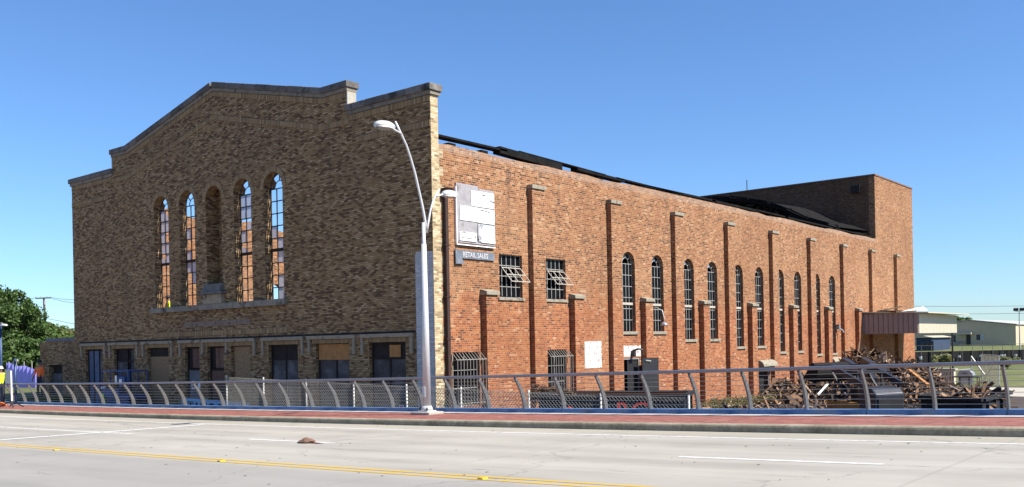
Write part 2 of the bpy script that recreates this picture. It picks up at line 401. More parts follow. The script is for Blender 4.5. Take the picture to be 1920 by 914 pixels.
def road_mat():
    m, t = newmat('worn_concrete_road'); p = t.pos(); x, y, z = t.xyz(p)
    lat = t.m('ADD', y, t.m('MULTIPLY', x, .01126))
    st = t.noise(t.comb(t.m('MULTIPLY', x, .10), t.m('MULTIPLY', lat, 1.3), 0.), 1., 5)
    n = t.noise(p, .5, 5); f = t.noise(p, 60, 2)
    k = t.ramp(t.m('ADD', t.m('MULTIPLY', st, .6), t.m('MULTIPLY', n, .4)), [(.30, (.225, .208, .178)), (.48, (.325, .302, .262)), (.66, (.385, .360, .315))])
    k = t.mix(t.m('MULTIPLY', t.step(lat, 14.5, 15.2), .7), k, (.3128, .2856, .2176))
    k = t.mix(t.m('MULTIPLY', t.m('SUBTRACT', 1., t.step(lat, 8.2, 8.7)), .55), k, (.2040, .1972, .1904))
    jx = t.m('ABSOLUTE', t.m('SUBTRACT', t.m('FLOORED_MODULO', x, 6.2), 3.1))
    k = t.mix(t.m('MULTIPLY', t.m('SUBTRACT', 1., t.step(jx, .012, .03)), .22), k, (.1088, .1054, .1020))
    sp = t.step(t.noise(t.comb(t.m('MULTIPLY', x, .9), t.m('MULTIPLY', lat, 4.), 0.), 1.1, 5, .6), .64, .72)
    k = t.mix(t.m('MULTIPLY', sp, .6), k, (.0952, .0918, .0884))
    for c_ in (10.2, 13.1):                # tyre tracks
        w_ = t.m('ABSOLUTE', t.m('SUBTRACT', t.m('ABSOLUTE', t.m('SUBTRACT', lat, c_)), .85)); k = t.mix(t.m('MULTIPLY', t.m('SUBTRACT', 1., t.step(w_, .05, .5)), t.m('MULTIPLY', n, .38)), k, (.20, .188, .165))
    cr_ = t.node('ShaderNodeTexVoronoi', feature='DISTANCE_TO_EDGE'); cr_.inputs['Scale'].default_value = .22; t.set(cr_.inputs['Vector'], t.comb(t.m('ADD', x, t.m('MULTIPLY', n, 2.5)), t.m('ADD', lat, t.m('MULTIPLY', st, 3.)), 0.))
    k = t.mix(t.m('MULTIPLY', t.m('SUBTRACT', 1., t.step(cr_.outputs[0], .0015, .006)), .4), k, (.12, .11, .10))
    k = t.mix(t.m('MULTIPLY', f, .25), k, (.1700, .1632, .1496))
    t.bump(f, .35, .004); t.done(k, .8); return m
def paver_mat():
    m, t = newmat('red_paver_walk'); u, v, row, mort, w, wc = brick_nodes(t, ch=.1, bl=.2, mw=.006, hdr=0); p = t.pos()
    k = t.ramp(w, [(0, (.1680, .0595, .0455)), (.5, (.2170, .0770, .0595)), (1, (.2660, .1050, .0805))])
    k = t.mix(t.m('MULTIPLY', mort, .6), k, (.1400, .0840, .0700)); k = t.mix(t.m('MULTIPLY', t.step(t.noise(p, 1.2, 5), .55, .75), .35), k, (.2940, .1960, .1680))
    jx = t.m('ABSOLUTE', t.m('SUBTRACT', t.m('FLOORED_MODULO', t.xyz(p)[0], 1.85), .92)); k = t.mix(t.m('MULTIPLY', t.m('SUBTRACT', 1., t.step(jx, .01, .025)), .5), k, (.08, .05, .045))
    t.done(k, .85); return m
def curb_mat():
    m, t = newmat('stained_concrete_kerb'); p = t.pos(); n = t.noise(p, 1.6, 6, .65); n2 = t.noise(p, 14, 4)
    k = t.ramp(t.m('ADD', t.m('MULTIPLY', n, .65), t.m('MULTIPLY', n2, .35)), [(.3, (.1120, .0945, .0630)), (.5, (.2380, .2065, .1470)), (.7, (.3500, .3150, .2380))])
    t.bump(n2, .6, .01); t.done(k, .9); return m
def paint_mat(name, c):
    m, t = newmat(name); p = t.pos(); n = t.noise(p, 9, 5, .7)
    t.done(t.mix(t.m('MULTIPLY', t.step(n, .5, .62), .55), c, (.2940, .2870, .2660)), .7); return m
M_ROAD, M_PAVER, M_KERB = road_mat(), paver_mat(), curb_mat()
M_PW, M_PY = paint_mat('worn_white_paint', (.58, .58, .57)), paint_mat('worn_yellow_paint', (.45, .30, .04))
g = MB().quad([(-2600, -900, 0), (1600, -900, 0), (1600, 3600, 0), (-2600, 3600, 0)]).build('ground', ground_mat(), fix=False); struct(g)
XS = [x * 2.0 for x in range(-70, 36)]
def strip(lat0, lat1, f0, f1, x0=-140, x1=70, step=2.):
    b = MB(); n = max(1, int((x1 - x0) / step)); xs = [x0 + (x1 - x0) * k / n for k in range(n + 1)]
    for a, c in zip(xs, xs[1:]):
        b.quad([(a, LY(lat0, a), f0(a)), (c, LY(lat0, c), f0(c)), (c, LY(lat1, c), f1(c)), (a, LY(lat1, a), f1(a))])
    return b
struct(strip(1.85, 15.66, road, road).build('road', M_ROAD, fix=False))
def kerb(name, base, sgn):
    prof = [(0, -.02), (0, .09), (.012, .118), (.035, .135), (.07, .14), (.22, .14)]
    b = MB()
    for k in range(len(prof) - 1):
        (l0, h0), (l1, h1) = prof[k], prof[k + 1]
        s2 = strip(base + sgn * l0, base + sgn * l1, lambda x, h=h0: road(x) + h, lambda x, h=h1: road(x) + h)
        o = len(b.v); b.v += s2.v; b.f += [[i + o for i in (f if sgn > 0 else f[::-1])] for f in s2.f]
    return struct(b.build(name, M_KERB, smooth=True, fix=False))
kerb('kerb', 15.65, 1); kerb('kerb', 1.86, -1)
struct(strip(15.86, 18.62, lambda x: deck(x) - .003, lambda x: deck(x) - .003).build('pavement', M_PAVER, fix=False))
struct(strip(-1.6, 1.65, lambda x: deck(x) - .003, lambda x: deck(x) - .003).build('pavement', M_PAVER, fix=False))
struct(strip(17.86, 18.24, lambda x: deck(x) + .003, lambda x: deck(x) + .003).build('pavement_edge_band', plain('pale_edge_band', (.62, .61, .60), .8), fix=False))
struct(strip(18.62, 18.62, lambda x: -.2, deck).build('retaining_wall', M_CONC, fix=False))
struct(strip(-1.6, -1.6, deck, lambda x: -.2).build('retaining_wall', M_CONC, fix=False))
up = lambda x: road(x) + .004
def line(name, lat, w, x0, x1, mat): return struct(strip(lat - w / 2, lat + w / 2, up, up, x0, x1, 1.).build(name, mat, fix=False))
line('edge_line', 14.56, .10, -140, 70, M_PW)
line('lane_line', 11.70, .10, -70, -22.1, M_PW)
for x0 in (-17.2, -6.7, 3.8, 14.3): line('lane_dash', 11.70, .11, x0, x0 + 2.85, M_PW)
line('centre_line', 8.88, .105, -140, 70, M_PY); line('centre_line', 8.66, .105, -140, 70, M_PY)
b = MB()
for k in range(8):
    t0, t1 = k / 8, (k + 1) / 8
    def sp(t, dx): l = 9.05 + 5.3 * t; X = -24.35 + 1.0 * t + dx; return (X, LY(l, X), road(X) + .006)
    b.quad([sp(t0, 0), sp(t0, .28), sp(t1, .28), sp(t1, 0)])
struct(b.build('stop_line', M_PW, fix=False))
# yard aprons and lawns (thin sheets one above the other)
struct(MB().quad([(-16.5, 54, .012), (40, 54, .012), (40, 63.5, .012), (-14.5, 63.0, .012)]).build('concrete_apron', M_CONC, fix=False))
struct(MB().quad([(-21, 63.3, .008), (90, 66, .008), (90, 400, .008), (-60, 400, .008), (-60, 74.5, .008), (-21, 74.5, .008)]).build('lawn', lawn_mat(), fix=False))
b = MB(); P0 = [atD(px, 640, 112) for px in (1640, 2300)]; P1 = [atD(px, 640, 205) for px in (1640, 2300)]; P2 = [atD(px, 640, 420) for px in (1640, 2300)]
for (A, Bq), z in (((P0, P1), (.02, 1.0)), ((P1, P2), (1.0, 1.0))):
    b.quad([(A[0].x, A[0].y, z[0]), (A[1].x, A[1].y, z[0]), (Bq[1].x, Bq[1].y, z[1]), (Bq[0].x, Bq[0].y, z[1])])
struct(b.build('grass_bank', lawn_mat(), fix=False))

# ------------------------------------------------------------------ the brick hall
XC, XL, YF, YB, YT = -21.456, -46.18, 22.0, 73.0, 64.8
MID = (XC + XL) / 2; FT = .35
hall = empty('brick_hall', (MID, 47, 0), 'large derelict gabled brick hall with dark tan front and sunlit red side wall', 'building')
def hz(z): return z + H                     # heights measured from the eye
prof = [(12.362, 8.22), (8.27, 8.22), (8.27, 9.08), (6.95, 9.08), (0, 10.63)]
outline = [(MID - 12.362, -.2), (MID + 12.362, -.2)] + [(MID + a, hz(z)) for a, z in prof] + [(MID - a, hz(z)) for a, z in prof[::-1][1:]]
WX = [-37.98, -35.93, -31.93, -29.92]; WW, WZ0, WZT = 1.17, hz(1.92), hz(6.80)
OPEN = [(-45.1, -43.45), (-42.35, -40.5), (-39.35, -37.6), (-36.3, -35.18), (-34.6, -33.42), (-32.9, -31.6), (-30.4, -28.6), (-27.55, -25.7), (-24.63, -22.82)]
OT, OB = hz(.17), .75
holes = [arch(x, WW, WZ0, WZT) for x in WX] + [rect(a, c, OB, OT) for a, c in OPEN]
niche = arch(-33.94, 1.14, hz(2.0), hz(6.76)); holes.append(niche)
holed('front_wall', outline, holes, FT, lambda a, z, t: (a, YF + t, z), M_FACADE, hall)
# the sunlit return of the front wall is faced in clean tan brick
MB().box((XC + .002, YF + .004, -.2), (XC + .012, YF + FT, hz(8.215))).build('corner_facing', M_QUOIN, hall)
# central niche: a real recess behind the hole
b = MB(); b.box((-34.7, YF + FT + .25, hz(1.9)), (-33.2, YF + FT + .33, hz(6.95))); b.box((-34.72, YF + FT, hz(1.9)), (-34.5, YF + FT + .25, hz(6.95))); b.box((-33.38, YF + FT, hz(1.9)), (-33.18, YF + FT + .25, hz(6.95)))
b.box((-34.5, YF + FT, hz(6.72)), (-33.38, YF + FT + .25, hz(6.9)))
b.build('niche_recess', M_FACADE, hall)
# soldier bands, laid along the slopes
def band(a, c, h, proud=.018, name='soldier_band'):
    a, c = Vector((a[0], 0, a[1])), Vector((c[0], 0, c[1])); L = (c - a).length; d = (c - a) / L
    y = YF - proud; b = MB(); u = (0, 0, h)
    A, C = Vector((a.x, y, a.z)), Vector((c.x, y, c.z)); A2, C2 = A + Vector(u), C + Vector(u)
    b.quad([A, C, C2, A2], [(0, 0), (L, 0), (L, .215), (0, .215)])
    for q in ([A2, C2, C2 + Vector((0, proud, 0)), A2 + Vector((0, proud, 0))], [A + Vector((0, proud, 0)), C + Vector((0, proud, 0)), C, A],
              [C, C + Vector((0, proud, 0)), C2 + Vector((0, proud, 0)), C2], [A + Vector((0, proud, 0)), A, A2, A2 + Vector((0, proud, 0))]):
        b.quad(q, [(0, 0), (.07, 0), (.07, .2), (0, .2)])
    return b.build(name, M_SOLDIER, hall, fix=False)
for s in (-1, 1):
    X = lambda a: MID + s * a
    def bd(a0, z0, a1, z1, h=.21):
        p, q = (X(a0), hz(z0)), (X(a1), hz(z1)); p, q = (p, q) if p[0] < q[0] else (q, p); band(p, q, h)
    bd(12.35, 8.0, 8.40, 8.0); bd(12.35, 7.18, 8.75, 7.18)
    bd(8.2, 8.86, 6.95, 8.86); bd(6.93, 8.86, .01, 10.41)
    bd(8.38, 7.90, 6.95, 7.90); bd(6.93, 7.90, .01, 9.45)
band((-38.7, hz(.62)), (-29.2, hz(.62)), .21)
# arch rings
def ring(cx, w, zt, name='arch_ring', r2=.23):
    r = w / 2; zc = zt - r; b = MB(); n = 18; y = YF - .02
    for k in range(n):
        a0, a1 = math.pi * k / n, math.pi * (k + 1) / n
        P = lambda a, q, yy=y: (cx + q * math.cos(a), yy, zc + q * math.sin(a))
        b.quad([P(a1, r), P(a0, r), P(a0, r + r2), P(a1, r + r2)], [((k + 1) * .11, 0), (k * .11, 0), (k * .11, .215), ((k + 1) * .11, .215)])
        b.quad([P(a1, r + r2), P(a0, r + r2), P(a0, r + r2, YF), P(a1, r + r2, YF)], [(0, 0), (.1, 0), (.1, .02), (0, .02)])
    return b.build(name, M_SOLDIER, hall, fix=False)
for x in WX: ring(x, WW, WZT)
ring(-33.94, 1.14, hz(6.76))
# copings: each stone its own piece on a thin moulding
def coping(p, q, n, ends=(0, 0)):
    p, q = Vector((p[0], 0, p[1])), Vector((q[0], 0, q[1])); d = (q - p); L = d.length; d /= L; nrm = Vector((-d.z, 0, d.x))
    if nrm.z < 0: nrm = -nrm
    b = MB(); b.beam(p + d * -ends[0] * .6 + nrm * .065 + Vector((0, YF + .175, 0)), q + d * ends[1] * .6 + nrm * .065 + Vector((0, YF + .175, 0)), .47, .13, nrm)
    b.build('coping_moulding', M_STONE, hall)
    for k in range(n):
        a = p + d * (L * k / n + (.005 if k else -ends[0])); c = p + d * (L * (k + 1) / n - (.005 if k < n - 1 else -ends[1]))
        j = rng.uniform(-.006, .006)
        b = MB(); b.beam(a + nrm * (.243 + j) + Vector((0, YF + .175 + j, 0)), c + nrm * (.243 + j) + Vector((0, YF + .175 + j, 0)), .60, .222, nrm)
        b.build('coping_stone', M_COPE, hall, bevel=.015)
for s in (-1, 1):
    X = lambda a: MID + s * a
    coping((X(8.30), hz(8.22)), (X(12.36), hz(8.22)), 4, (0, .13)) if s > 0 else coping((X(12.36), hz(8.22)), (X(8.30), hz(8.22)), 4, (.13, 0))
    coping((X(6.97), hz(9.08)), (X(8.27), hz(9.08)), 1, (0, .13)) if s > 0 else coping((X(8.27), hz(9.08)), (X(6.97), hz(9.08)), 1, (.13, 0))
    coping((X(.0), hz(10.63)), (X(6.93), hz(9.085)), 7) if s > 0 else coping((X(6.93), hz(9.085)), (X(.0), hz(10.63)), 7)
    x0, x1 = sorted((X(8.273), X(8.34)))
    MB().box((x0, YF - .03, hz(8.57)), (x1, YF + FT + .03, hz(9.075))).build('shoulder_stone', M_CONC, hall)
# sill, plinth of the niche, name panel
xs = [-38.75, -36.8, -34.95, -33.0, -31.1, -29.15]
for a, c in zip(xs, xs[1:]): MB().box((a + .003, YF - .17, hz(1.68)), (c - .003, YF + .12, hz(1.915))).build('window_sill', M_STONE, hall, bevel=.012)
b = MB().box((-34.62, YF - .16, hz(1.92)), (-33.28, YF + .2, hz(2.30))); b.build('niche_pedestal', M_HOOD, hall, bevel=.01)
MB().box((-34.78, YF - .28, hz(2.303)), (-33.12, YF + .2, hz(2.40))).build('pedestal_ledge', M_COPE, hall, bevel=.012)
MB().prism([(YF - .22, hz(2.403)), (YF + .2, hz(2.403)), (YF + .2, hz(2.74)), (YF - .10, hz(2.74))], 'x', -34.6, -33.3).build('pedestal_top', M_COPE, hall)
b = MB(); z0, z1 = hz(1.02), hz(1.24); x = -36.3
while x < -31.6:
    w = rng.uniform(.5, 1.2); b.box((x, YF - rng.uniform(.008, .03), z0), (min(x + w - .02, -31.55), YF + .05, z1 - rng.uniform(0, .05))); x += w
b.build('name_panel', plain('scarred_panel_stone', (.22, .165, .125), .9, var=.6, scale=5, dirt=(.05, .04, .04)), hall)
MB().box((-45.6, YF - .035, hz(.47)), (-22.35, YF + .02, hz(.53))).build('stained_ledge', M_BLACK, hall)
# hoods over the street openings: a bar with two drops each
def hood(a, c, mids=()):
    MB().box((a - .42, YF - .10, hz(.33)), (c + .42, YF + .02, hz(.465))).build('hood_bar', M_HOOD, hall, bevel=.01)
    for x in [a - .38, c + .26] + list(mids):
        MB().box((x, YF - .075, hz(-.22)), (x + .12, YF + .02, hz(.328))).build('hood_drop', M_HOOD, hall, bevel=.008)
for k, (a, c) in enumerate(OPEN):
    if k in (3, 4, 5): continue
    hood(a, c)
hood(OPEN[3][0], OPEN[5][1], ((OPEN[3][1] + OPEN[4][0]) / 2 - .06, (OPEN[4][1] + OPEN[5][0]) / 2 - .06))
for a, c in OPEN: band((a - .18, hz(.17) + .002), (c + .18, hz(.17) + .002), .155, .012, 'lintel_bricks')
# fillings of the street openings
YR = YF + .16
def panel(a, c, z0, z1, mat, par, name='panel', y=YR, t=.04): return MB().box((a, y, z0), (c, y + t, z1)).build(name, mat, par)
def part(name, x, z=OB): o = empty(name, Vector((x, YR, z)) - hall.location); o.parent = hall; return o
def frame(par, a, c, z0, z1, mat, mids=(), rails=(), w=.06, y=YR - .03):
    b = MB()
    for x in [a, c - w] + [m - w / 2 for m in mids]: b.box((x, y, z0), (x + w, y + .07, z1))
    for z in [z1 - w] + list(rails): b.box((a + w, y + .004, z), (c - w, y + .066, z + w))
    b.build('frame', mat, par)
zt = hz(-.42)
for k, (a, c) in enumerate(OPEN):
    m = (a + c) / 2; w = c - a
    p = part('door' if k in (0, 3, 4) else 'boarded_window', m)
    if k == 0:
        frame(p, a, c, OB, OT, M_DARK, (a + w * .33, a + w * .66))
        for j, q in enumerate(((.04, .31), (.35, .64), (.68, .96))): panel(a + w * q[0], a + w * q[1], OB, OT - .08, M_BDOOR if j < 2 else M_BOARD, p, 'door_leaf')
    elif k == 1:
        frame(p, a, c, OB, OT, M_DARK, (a + w * .55, a + w * .66), (hz(-.45),)); panel(a + .06, a + w * .52, OB, hz(-.45), M_BOARD, p); panel(a + w * .69, c - .06, OB, OT - .06, M_BOARD, p)
        panel(a + .06, a + w * .52, hz(-.39), OT - .06, M_DARK, p, 'transom', YR + .02)
    elif k == 2:
        panel(a + .02, c - .02, OB, hz(-.22), M_OSB, p, 'strand_board', YR - .02); panel(a + .02, c - .02, hz(-.2), OT - .02, M_DARK, p, 'transom'); frame(p, a, c, OB, OT, M_DARK, y=YR - .005)
    elif k in (3, 4):
        n = 6
        for j in range(n):
            x0 = a + w * .3 + w * .68 * j / n; panel(x0, x0 + w * .68 / n - .008, hz(-.72), OT - .07, M_PLANK, p, 'plank', YR + rng.uniform(0, .012))
        panel(a + .05, a + w * .3 - .01, hz(-.72), OT - .06, M_DARK, p, 'transom', YR + .03)
        frame(p, a, c, OB, OT, M_DARK, (), (hz(-.82),)); panel(a + .06, c - .06, OB, hz(-.83), M_GDOOR if k == 3 else M_PLANK, p, 'door_leaf')
        if k == 3:
            for x0, z0, ww, hh in ((a + .24, hz(-1.62), .26, .34), (a + .72, hz(-1.72), .17, .36)): panel(x0, x0 + ww, z0, z0 + hh, M_WHITE, p, 'notice', YR - .012, .012)
            for x0, z0, ww, hh in ((a + .30, hz(-1.56), .13, .17), (a + .76, hz(-1.66), .08, .08)): panel(x0, x0 + ww, z0, z0 + hh, M_BOARD, p, 'notice_print', YR - .015, .003)
    elif k == 5:
        panel(a + .02, c - .02, OB, OT - .03, M_OSB, p, 'strand_board', YR - .03); frame(p, a, c, OB, OT, M_DARK, y=YR + .015)
    else:
        mm = a + w * (.5, .545, .5)[k - 6]
        frame(p, a, c, OB, OT, M_DARK, (mm,), (zt,), w=.07)
        panel(a + .07, mm - .04, OB, zt, M_BOARD, p); panel(mm + .04, c - .07, OB, zt, M_BOARD, p)
        if k == 7: panel(a + .05, mm + .05, zt + .0, OT - .02, M_PLYOR, p, 'plywood_strip', YR - .05, .018); panel(mm + .055, c - .05, zt, OT - .02, M_PLYOR, p, 'plywood_strip', YR - .046, .018)
        else:
            panel(a + .07, c - .07, zt + .075, OT - .07, M_DARK, p, 'transom')
            if k == 8: panel(a + w * .50, a + w * .80, zt + .08, OT - .1, M_PLYOR, p, 'plywood_strip', YR - .045, .018)
    MB().box((a + .01, YR + .14, OB), (c - .01, YR + .17, OT)).build('backing', M_DARK, p)
# grey paint patch on the front's right corner
MB().quad([(-22.28, YF - .006, .2), (XC + .003, YF - .006, .2), (XC + .003, YF - .006, hz(3.10)), (-22.20, YF - .006, hz(3.14)), (-22.28, YF - .006, hz(3.02))]).build('grey_paint_patch', M_GREYWASH, hall, fix=False)
# tall arched windows of the front
def arched_window(cx, w, z0, zt, y, horiz, cols, rows, bar, mat, transom_z, tmat, gm, miss, sw, axis='x', tr_h=.09, drop=0):
    """Steel arched window; axis says which way its width runs. Sub-parts: frame, transom, each pane."""
    r = w / 2; zs = zt - r
    def P(a, d, z): return (a, y + d, z) if axis == 'x' else (y - d, a, z)
    base = Vector(P(cx, 0, z0)); o = empty('arched_window', base - hall.location); o.parent = hall
    def bx(b, a0, a1, zz0, zz1, d0=-.02, d1=.02):
        A, C = P(a0, d0, zz0), P(a1, d1, zz1); b.box(tuple(min(p, q) for p, q in zip(A, C)), tuple(max(p, q) for p, q in zip(A, C)))
    b = MB(); xsv = [cx - r + w * k / cols for k in range(cols + 1)]
    for x in xsv[1:-1]: bx(b, x - bar / 2, x + bar / 2, z0, zs, -.018, .018)
    zsv = [z0 + (zs - z0) * k / rows for k in range(rows + 1)]
    for z in zsv[1:]: bx(b, cx - r, cx + r, z - bar / 2, z + bar / 2, -.021, .021)
    n = 16
    for rad, k in ((r - bar * .6, 1.2), (r * .52, 1.)):
        pts = [P(cx + rad * math.cos(math.pi * j / n), 0, zs + rad * math.sin(math.pi * j / n)) for j in range(n + 1)]
        b.tube(pts, bar * .6 * k, 4)
    for a in (45, 90, 135):
        b.beam(P(cx + r * .52 * math.cos(R(a)), 0, zs + r * .52 * math.sin(R(a))), P(cx + r * math.cos(R(a)), 0, zs + r * math.sin(R(a))), bar, bar)
    for x in (cx - r + bar * .5, cx + r - bar * .5): bx(b, x - bar * .5, x + bar * .5, z0, zs, -.024, .024)
    b.build('frame', mat, o)
    b = MB(); bx(b, cx - r, cx + r, transom_z - tr_h / 2, transom_z + tr_h / 2, -.05, .05); b.build('transom', tmat, o)
    cw = w / cols; ch = (zs - z0) / rows
    for i in range(cols):
        for j in range(rows):
            if sw.random() < miss(i, j, rows): continue
            x0, x1, q0, q1 = xsv[i] + bar / 2, xsv[i + 1] - bar / 2, zsv[j] + bar / 2, zsv[j + 1] - bar / 2
            if sw.random() < .12 and miss(0, 0, 1) > 0:                     # broken pane: a jagged remnant
                f = sw.uniform(.3, .7); pts = [(x0, q0), (x1, q0), (x1, q0 + (q1 - q0) * f), ((x0 + x1) / 2, q0 + (q1 - q0) * sw.uniform(.2, .9)), (x0, q0 + (q1 - q0) * sw.uniform(.3, 1))]
            else: pts = [(x0, q0), (x1, q0), (x1, q1), (x0, q1)]
            tl = sw.uniform(-.006, .006)
            MB().quad([P(a, tl * (k % 2), z) for k, (a, z) in enumerate(pts)]).build('pane', gm, o, fix=False)
    for s in range(4):                                                       # fan of the arch head
        if sw.random() < miss(0, rows, rows): continue
        a0, a1 = math.pi * s / 4, math.pi * (s + 1) / 4
        pts = [(cx + q * math.cos(a), zs + q * math.sin(a)) for q, aa in ((r * .5, (a0, a1)), (r * .96, (a1, (a0 + a1) / 2, a0))) for a in aa]
        MB().quad([P(a, .0, z) for a, z in pts]).build('pane', gm, o, fix=False)
    return o
sw = random.Random(3)
for k, x in enumerate(WX):
    arched_window(x, WW, WZ0, WZT, YF + FT - .03, 0, 3, 9, .035, M_DSTEEL, WZ0 + (4.295) * .45, M_DARK, M_FROST,
                  lambda i, j, rows, k=k: (.85 if j < 4 else (.45, .62, 0, .42, .6)[k if k < 2 else k + 1]) if rows > 1 else .5, sw, tr_h=.11)
# ---- side wall with its openings
AW = [33.78, 36.14, 38.94, 41.27, 44.08, 46.5, 49.15, 51.52, 54.33, 56.74]
AS = [.46, .46, .09, .09, -.32, -.32, -.67, -.67, -.9, -.9]
AWW = 1.0
side_holes = [arch(y, AWW, hz(z), hz(3.83)) for y, z in zip(AW, AS)]
UPW = [(25.33, 26.62), (27.99, 29.28)]
LOW = [(22.84, 24.18), (27.97, 29.25)]
side_holes += [rect(a, c, hz(1.69), hz(3.22)) for a, c in UPW] + [rect(a, c, hz(-2.05), hz(-.22)) for a, c in LOW]
DOORS = [(33.22, 34.52, .05, hz(-.66)), (46.15, 47.55, .05, hz(-1.42)), (56.1, 57.3, .05, hz(-1.5))]
side_holes += [rect(a, c, z0, z1) for a, c, z0, z1 in DOORS]
ST = .38
so_ = [(YF + FT + .002, -.2), (YT, -.2), (YT, hz(6.70))]
y = YT - .6; rr = random.Random(5)
while y > YF + FT + .4: so_.append((y, hz(6.70) + rr.choice((0, 0, 0, -.07, -.04)))); y -= rr.uniform(.8, 2.2)
so_.append((YF + FT + .002, hz(6.66)))
holed('side_wall', so_, side_holes, ST, lambda a, z, t: (XC - t, a, z), M_SIDE, hall)
# pilasters with caps
for k in range(9):
    y0 = 27.02 + 5.185 * k; zt_ = hz(5.70)
    p = MB().box((XC + .002, y0, -.2), (XC + .215, y0 + .74, zt_)).build('pilaster', M_RED, hall)
    MB().box((XC + .003, y0 - .045, zt_ + .002), (XC + .27, y0 + .785, zt_ + .15)).build('cap', M_CAP, p, bevel=.01)
for k in range(8):
    y0 = 24.32 + 5.185 * k; zt_ = hz(1.73)
    p = MB().box((XC + .002, y0, -.2), (XC + .25, y0 + .60, zt_)).build('buttress', M_RED, hall)
    MB().prism([(XC + .003, zt_ + .002), (XC + .32, zt_ + .002), (XC + .32, zt_ + .13), (XC + .003, zt_ + .21)], 'y', y0 - .05, y0 + .65).build('cap', M_CAP, p, bevel=.01)
# side windows
sw = random.Random(11)
for k, (y_, z_) in enumerate(zip(AW, AS)):
    rows = (6, 7, 8, 8, 9)[k // 2]
    arched_window(y_, AWW - .02, hz(z_) + .02, hz(3.83) - .01, XC - .17, 0, 4, rows, .024, M_STEEL, hz(1.64), M_TRANS, M_GLASS, lambda i, j, r_: .06 if r_ > 1 else 0, sw, 'y', .10)
    MB().box((XC - .1, y_ - .62, hz(z_) - .13), (XC + .07, y_ + .62, hz(z_) - .002)).build('window_sill', M_CAP, hall, bevel=.01)
def rwin(a, c, z0, z1, cols, rows, name, sash=True):
    o = empty(name, Vector((XC - .12, (a + c) / 2, z0)) - hall.location); o.parent = hall; b = MB(); x = XC - .12
    for k in range(cols + 1): yy = a + (c - a) * k / cols; b.box((x - .015, yy - .012, z0), (x + .015, yy + .012, z1))
    for k in range(rows + 1): zz = z0 + (z1 - z0) * k / rows; b.box((x - .018, a, zz - .013), (x + .018, c, zz + .013))
    b.build('frame', M_STEEL, o)
    for i in range(cols):
        for j in range(rows):
            if sash and 0 < j < rows - 1 and 0 < i: continue
            y0, y1 = a + (c - a) * i / cols + .014, a + (c - a) * (i + 1) / cols - .014; q0, q1 = z0 + (z1 - z0) * j / rows + .014, z0 + (z1 - z0) * (j + 1) / rows - .014
            MB().quad([(x, y0, q0), (x, y1, q0), (x, y1, q1), (x, y0, q1)]).build('pane', M_GLASS, o, fix=False)
    if sash:                                                     # tilted-out sash
        b = MB(); zt_ = z0 + (z1 - z0) * .70; zb = z0 + (z1 - z0) * .36
        ya, yc = a + (c - a) * .17, c - .04
        for k in range(4): yy = ya + (yc - ya) * k / 3; b.beam((x + .05, yy, zt_), (x + .50, yy, zb), .028, .028)
        for f in (0, .5, 1): b.beam((x + .05 + .45 * f, ya, zt_ + (zb - zt_) * f), (x + .05 + .45 * f, yc, zt_ + (zb - zt_) * f), .03, .03)
        b.build('tilted_sash', M_TRANS, o)
    return o
for a, c in UPW:
    rwin(a, c, hz(1.69) + .01, hz(3.22) - .01, 5, 4, 'steel_window')
    MB().box((XC - .1, a - .08, hz(1.69) - .11), (XC + .05, c + .08, hz(1.69) - .002)).build('window_sill', M_CAP, hall, bevel=.01)
for a, c in LOW:
    z0, z1 = hz(-2.05), hz(-.22)
    o = rwin(a, c, z0 + .01, z1 - .01, 2, 3, 'guarded_window', False)
    b = MB(); n = 10; x = XC + .26
    for k in range(n):
        yy = a - .04 + (c - a + .08) * k / (n - 1)
        b.tube([(XC + .03, yy, z1 - .02), (x, yy, z1 - .25), (x, yy, z0 + .05), (XC + .1, yy, z0 - .12)], .013, 5)
    for zz in (z1 - .25, z0 + .12): b.beam((x, a - .06, zz), (x, c + .06, zz), .03, .03)
    for yy in (a - .08, c + .08):
        for zz in (z1 - .3, z0): b.beam((XC + .004, yy, zz), (x, yy, zz + .06), .03, .03)
    b.build('security_grille', M_BAR, o)
# white painted brick patches
for ya, yc, z0, z1, mt in ((30.36, 31.63, -1.0, .07, M_WASH), (33.12, 34.62, -.60, -.14, M_WASH)):
    MB().quad([(XC + .006, ya, hz(z0)), (XC + .006, yc, hz(z0)), (XC + .006, yc, hz(z1)), (XC + .006, ya, hz(z1))]).build('white_paint_patch', mt, hall, fix=False)
# doors in the side wall
d = empty('side_door', Vector((XC, 33.9, .05)) - hall.location); d.parent = hall
a, c, z0, z1 = DOORS[0]
b = MB(); b.box((XC - .1, a, z0), (XC - .02, a + .06, z1)); b.box((XC - .1, c - .06, z0), (XC - .02, c, z1)); b.box((XC - .1, a + .06, z1 - .06), (XC - .02, c - .06, z1)); b.build('frame', M_STEEL, d)
MB().beam((XC + .29, c - .30, (z0 + z1) / 2), (XC + .34, c + .95, (z0 + z1) / 2), .05, z1 - z0 - .04).build('open_leaf', M_DBLACK, d)
MB().box((XC - .12, a + .42, z0), (XC - .07, c - .06, z1 - .06)).build('closed_leaf', M_DBLACK, d)
MB().beam((XC + .35, c - .1, z1 - .12), (XC + .37, c + .3, z1 - .15), .04, .05).build('door_closer', M_STEEL, d)
MB().box((XC - .7, a - .2, z0), (XC - .66, c + .2, z1 + .3)).build('backing', M_DARK, d)
b = MB(); b.box((XC + .01, 33.82, hz(-.62)), (XC + .18, 33.95, hz(-.36))); b.tube([(XC + .05, 33.88, hz(-.36)), (XC + .3, 33.98, hz(-.28)), (XC + .42, 34.1, hz(-.34))], .04, 8)
b.build('security_lamp', M_DBLACK, hall)
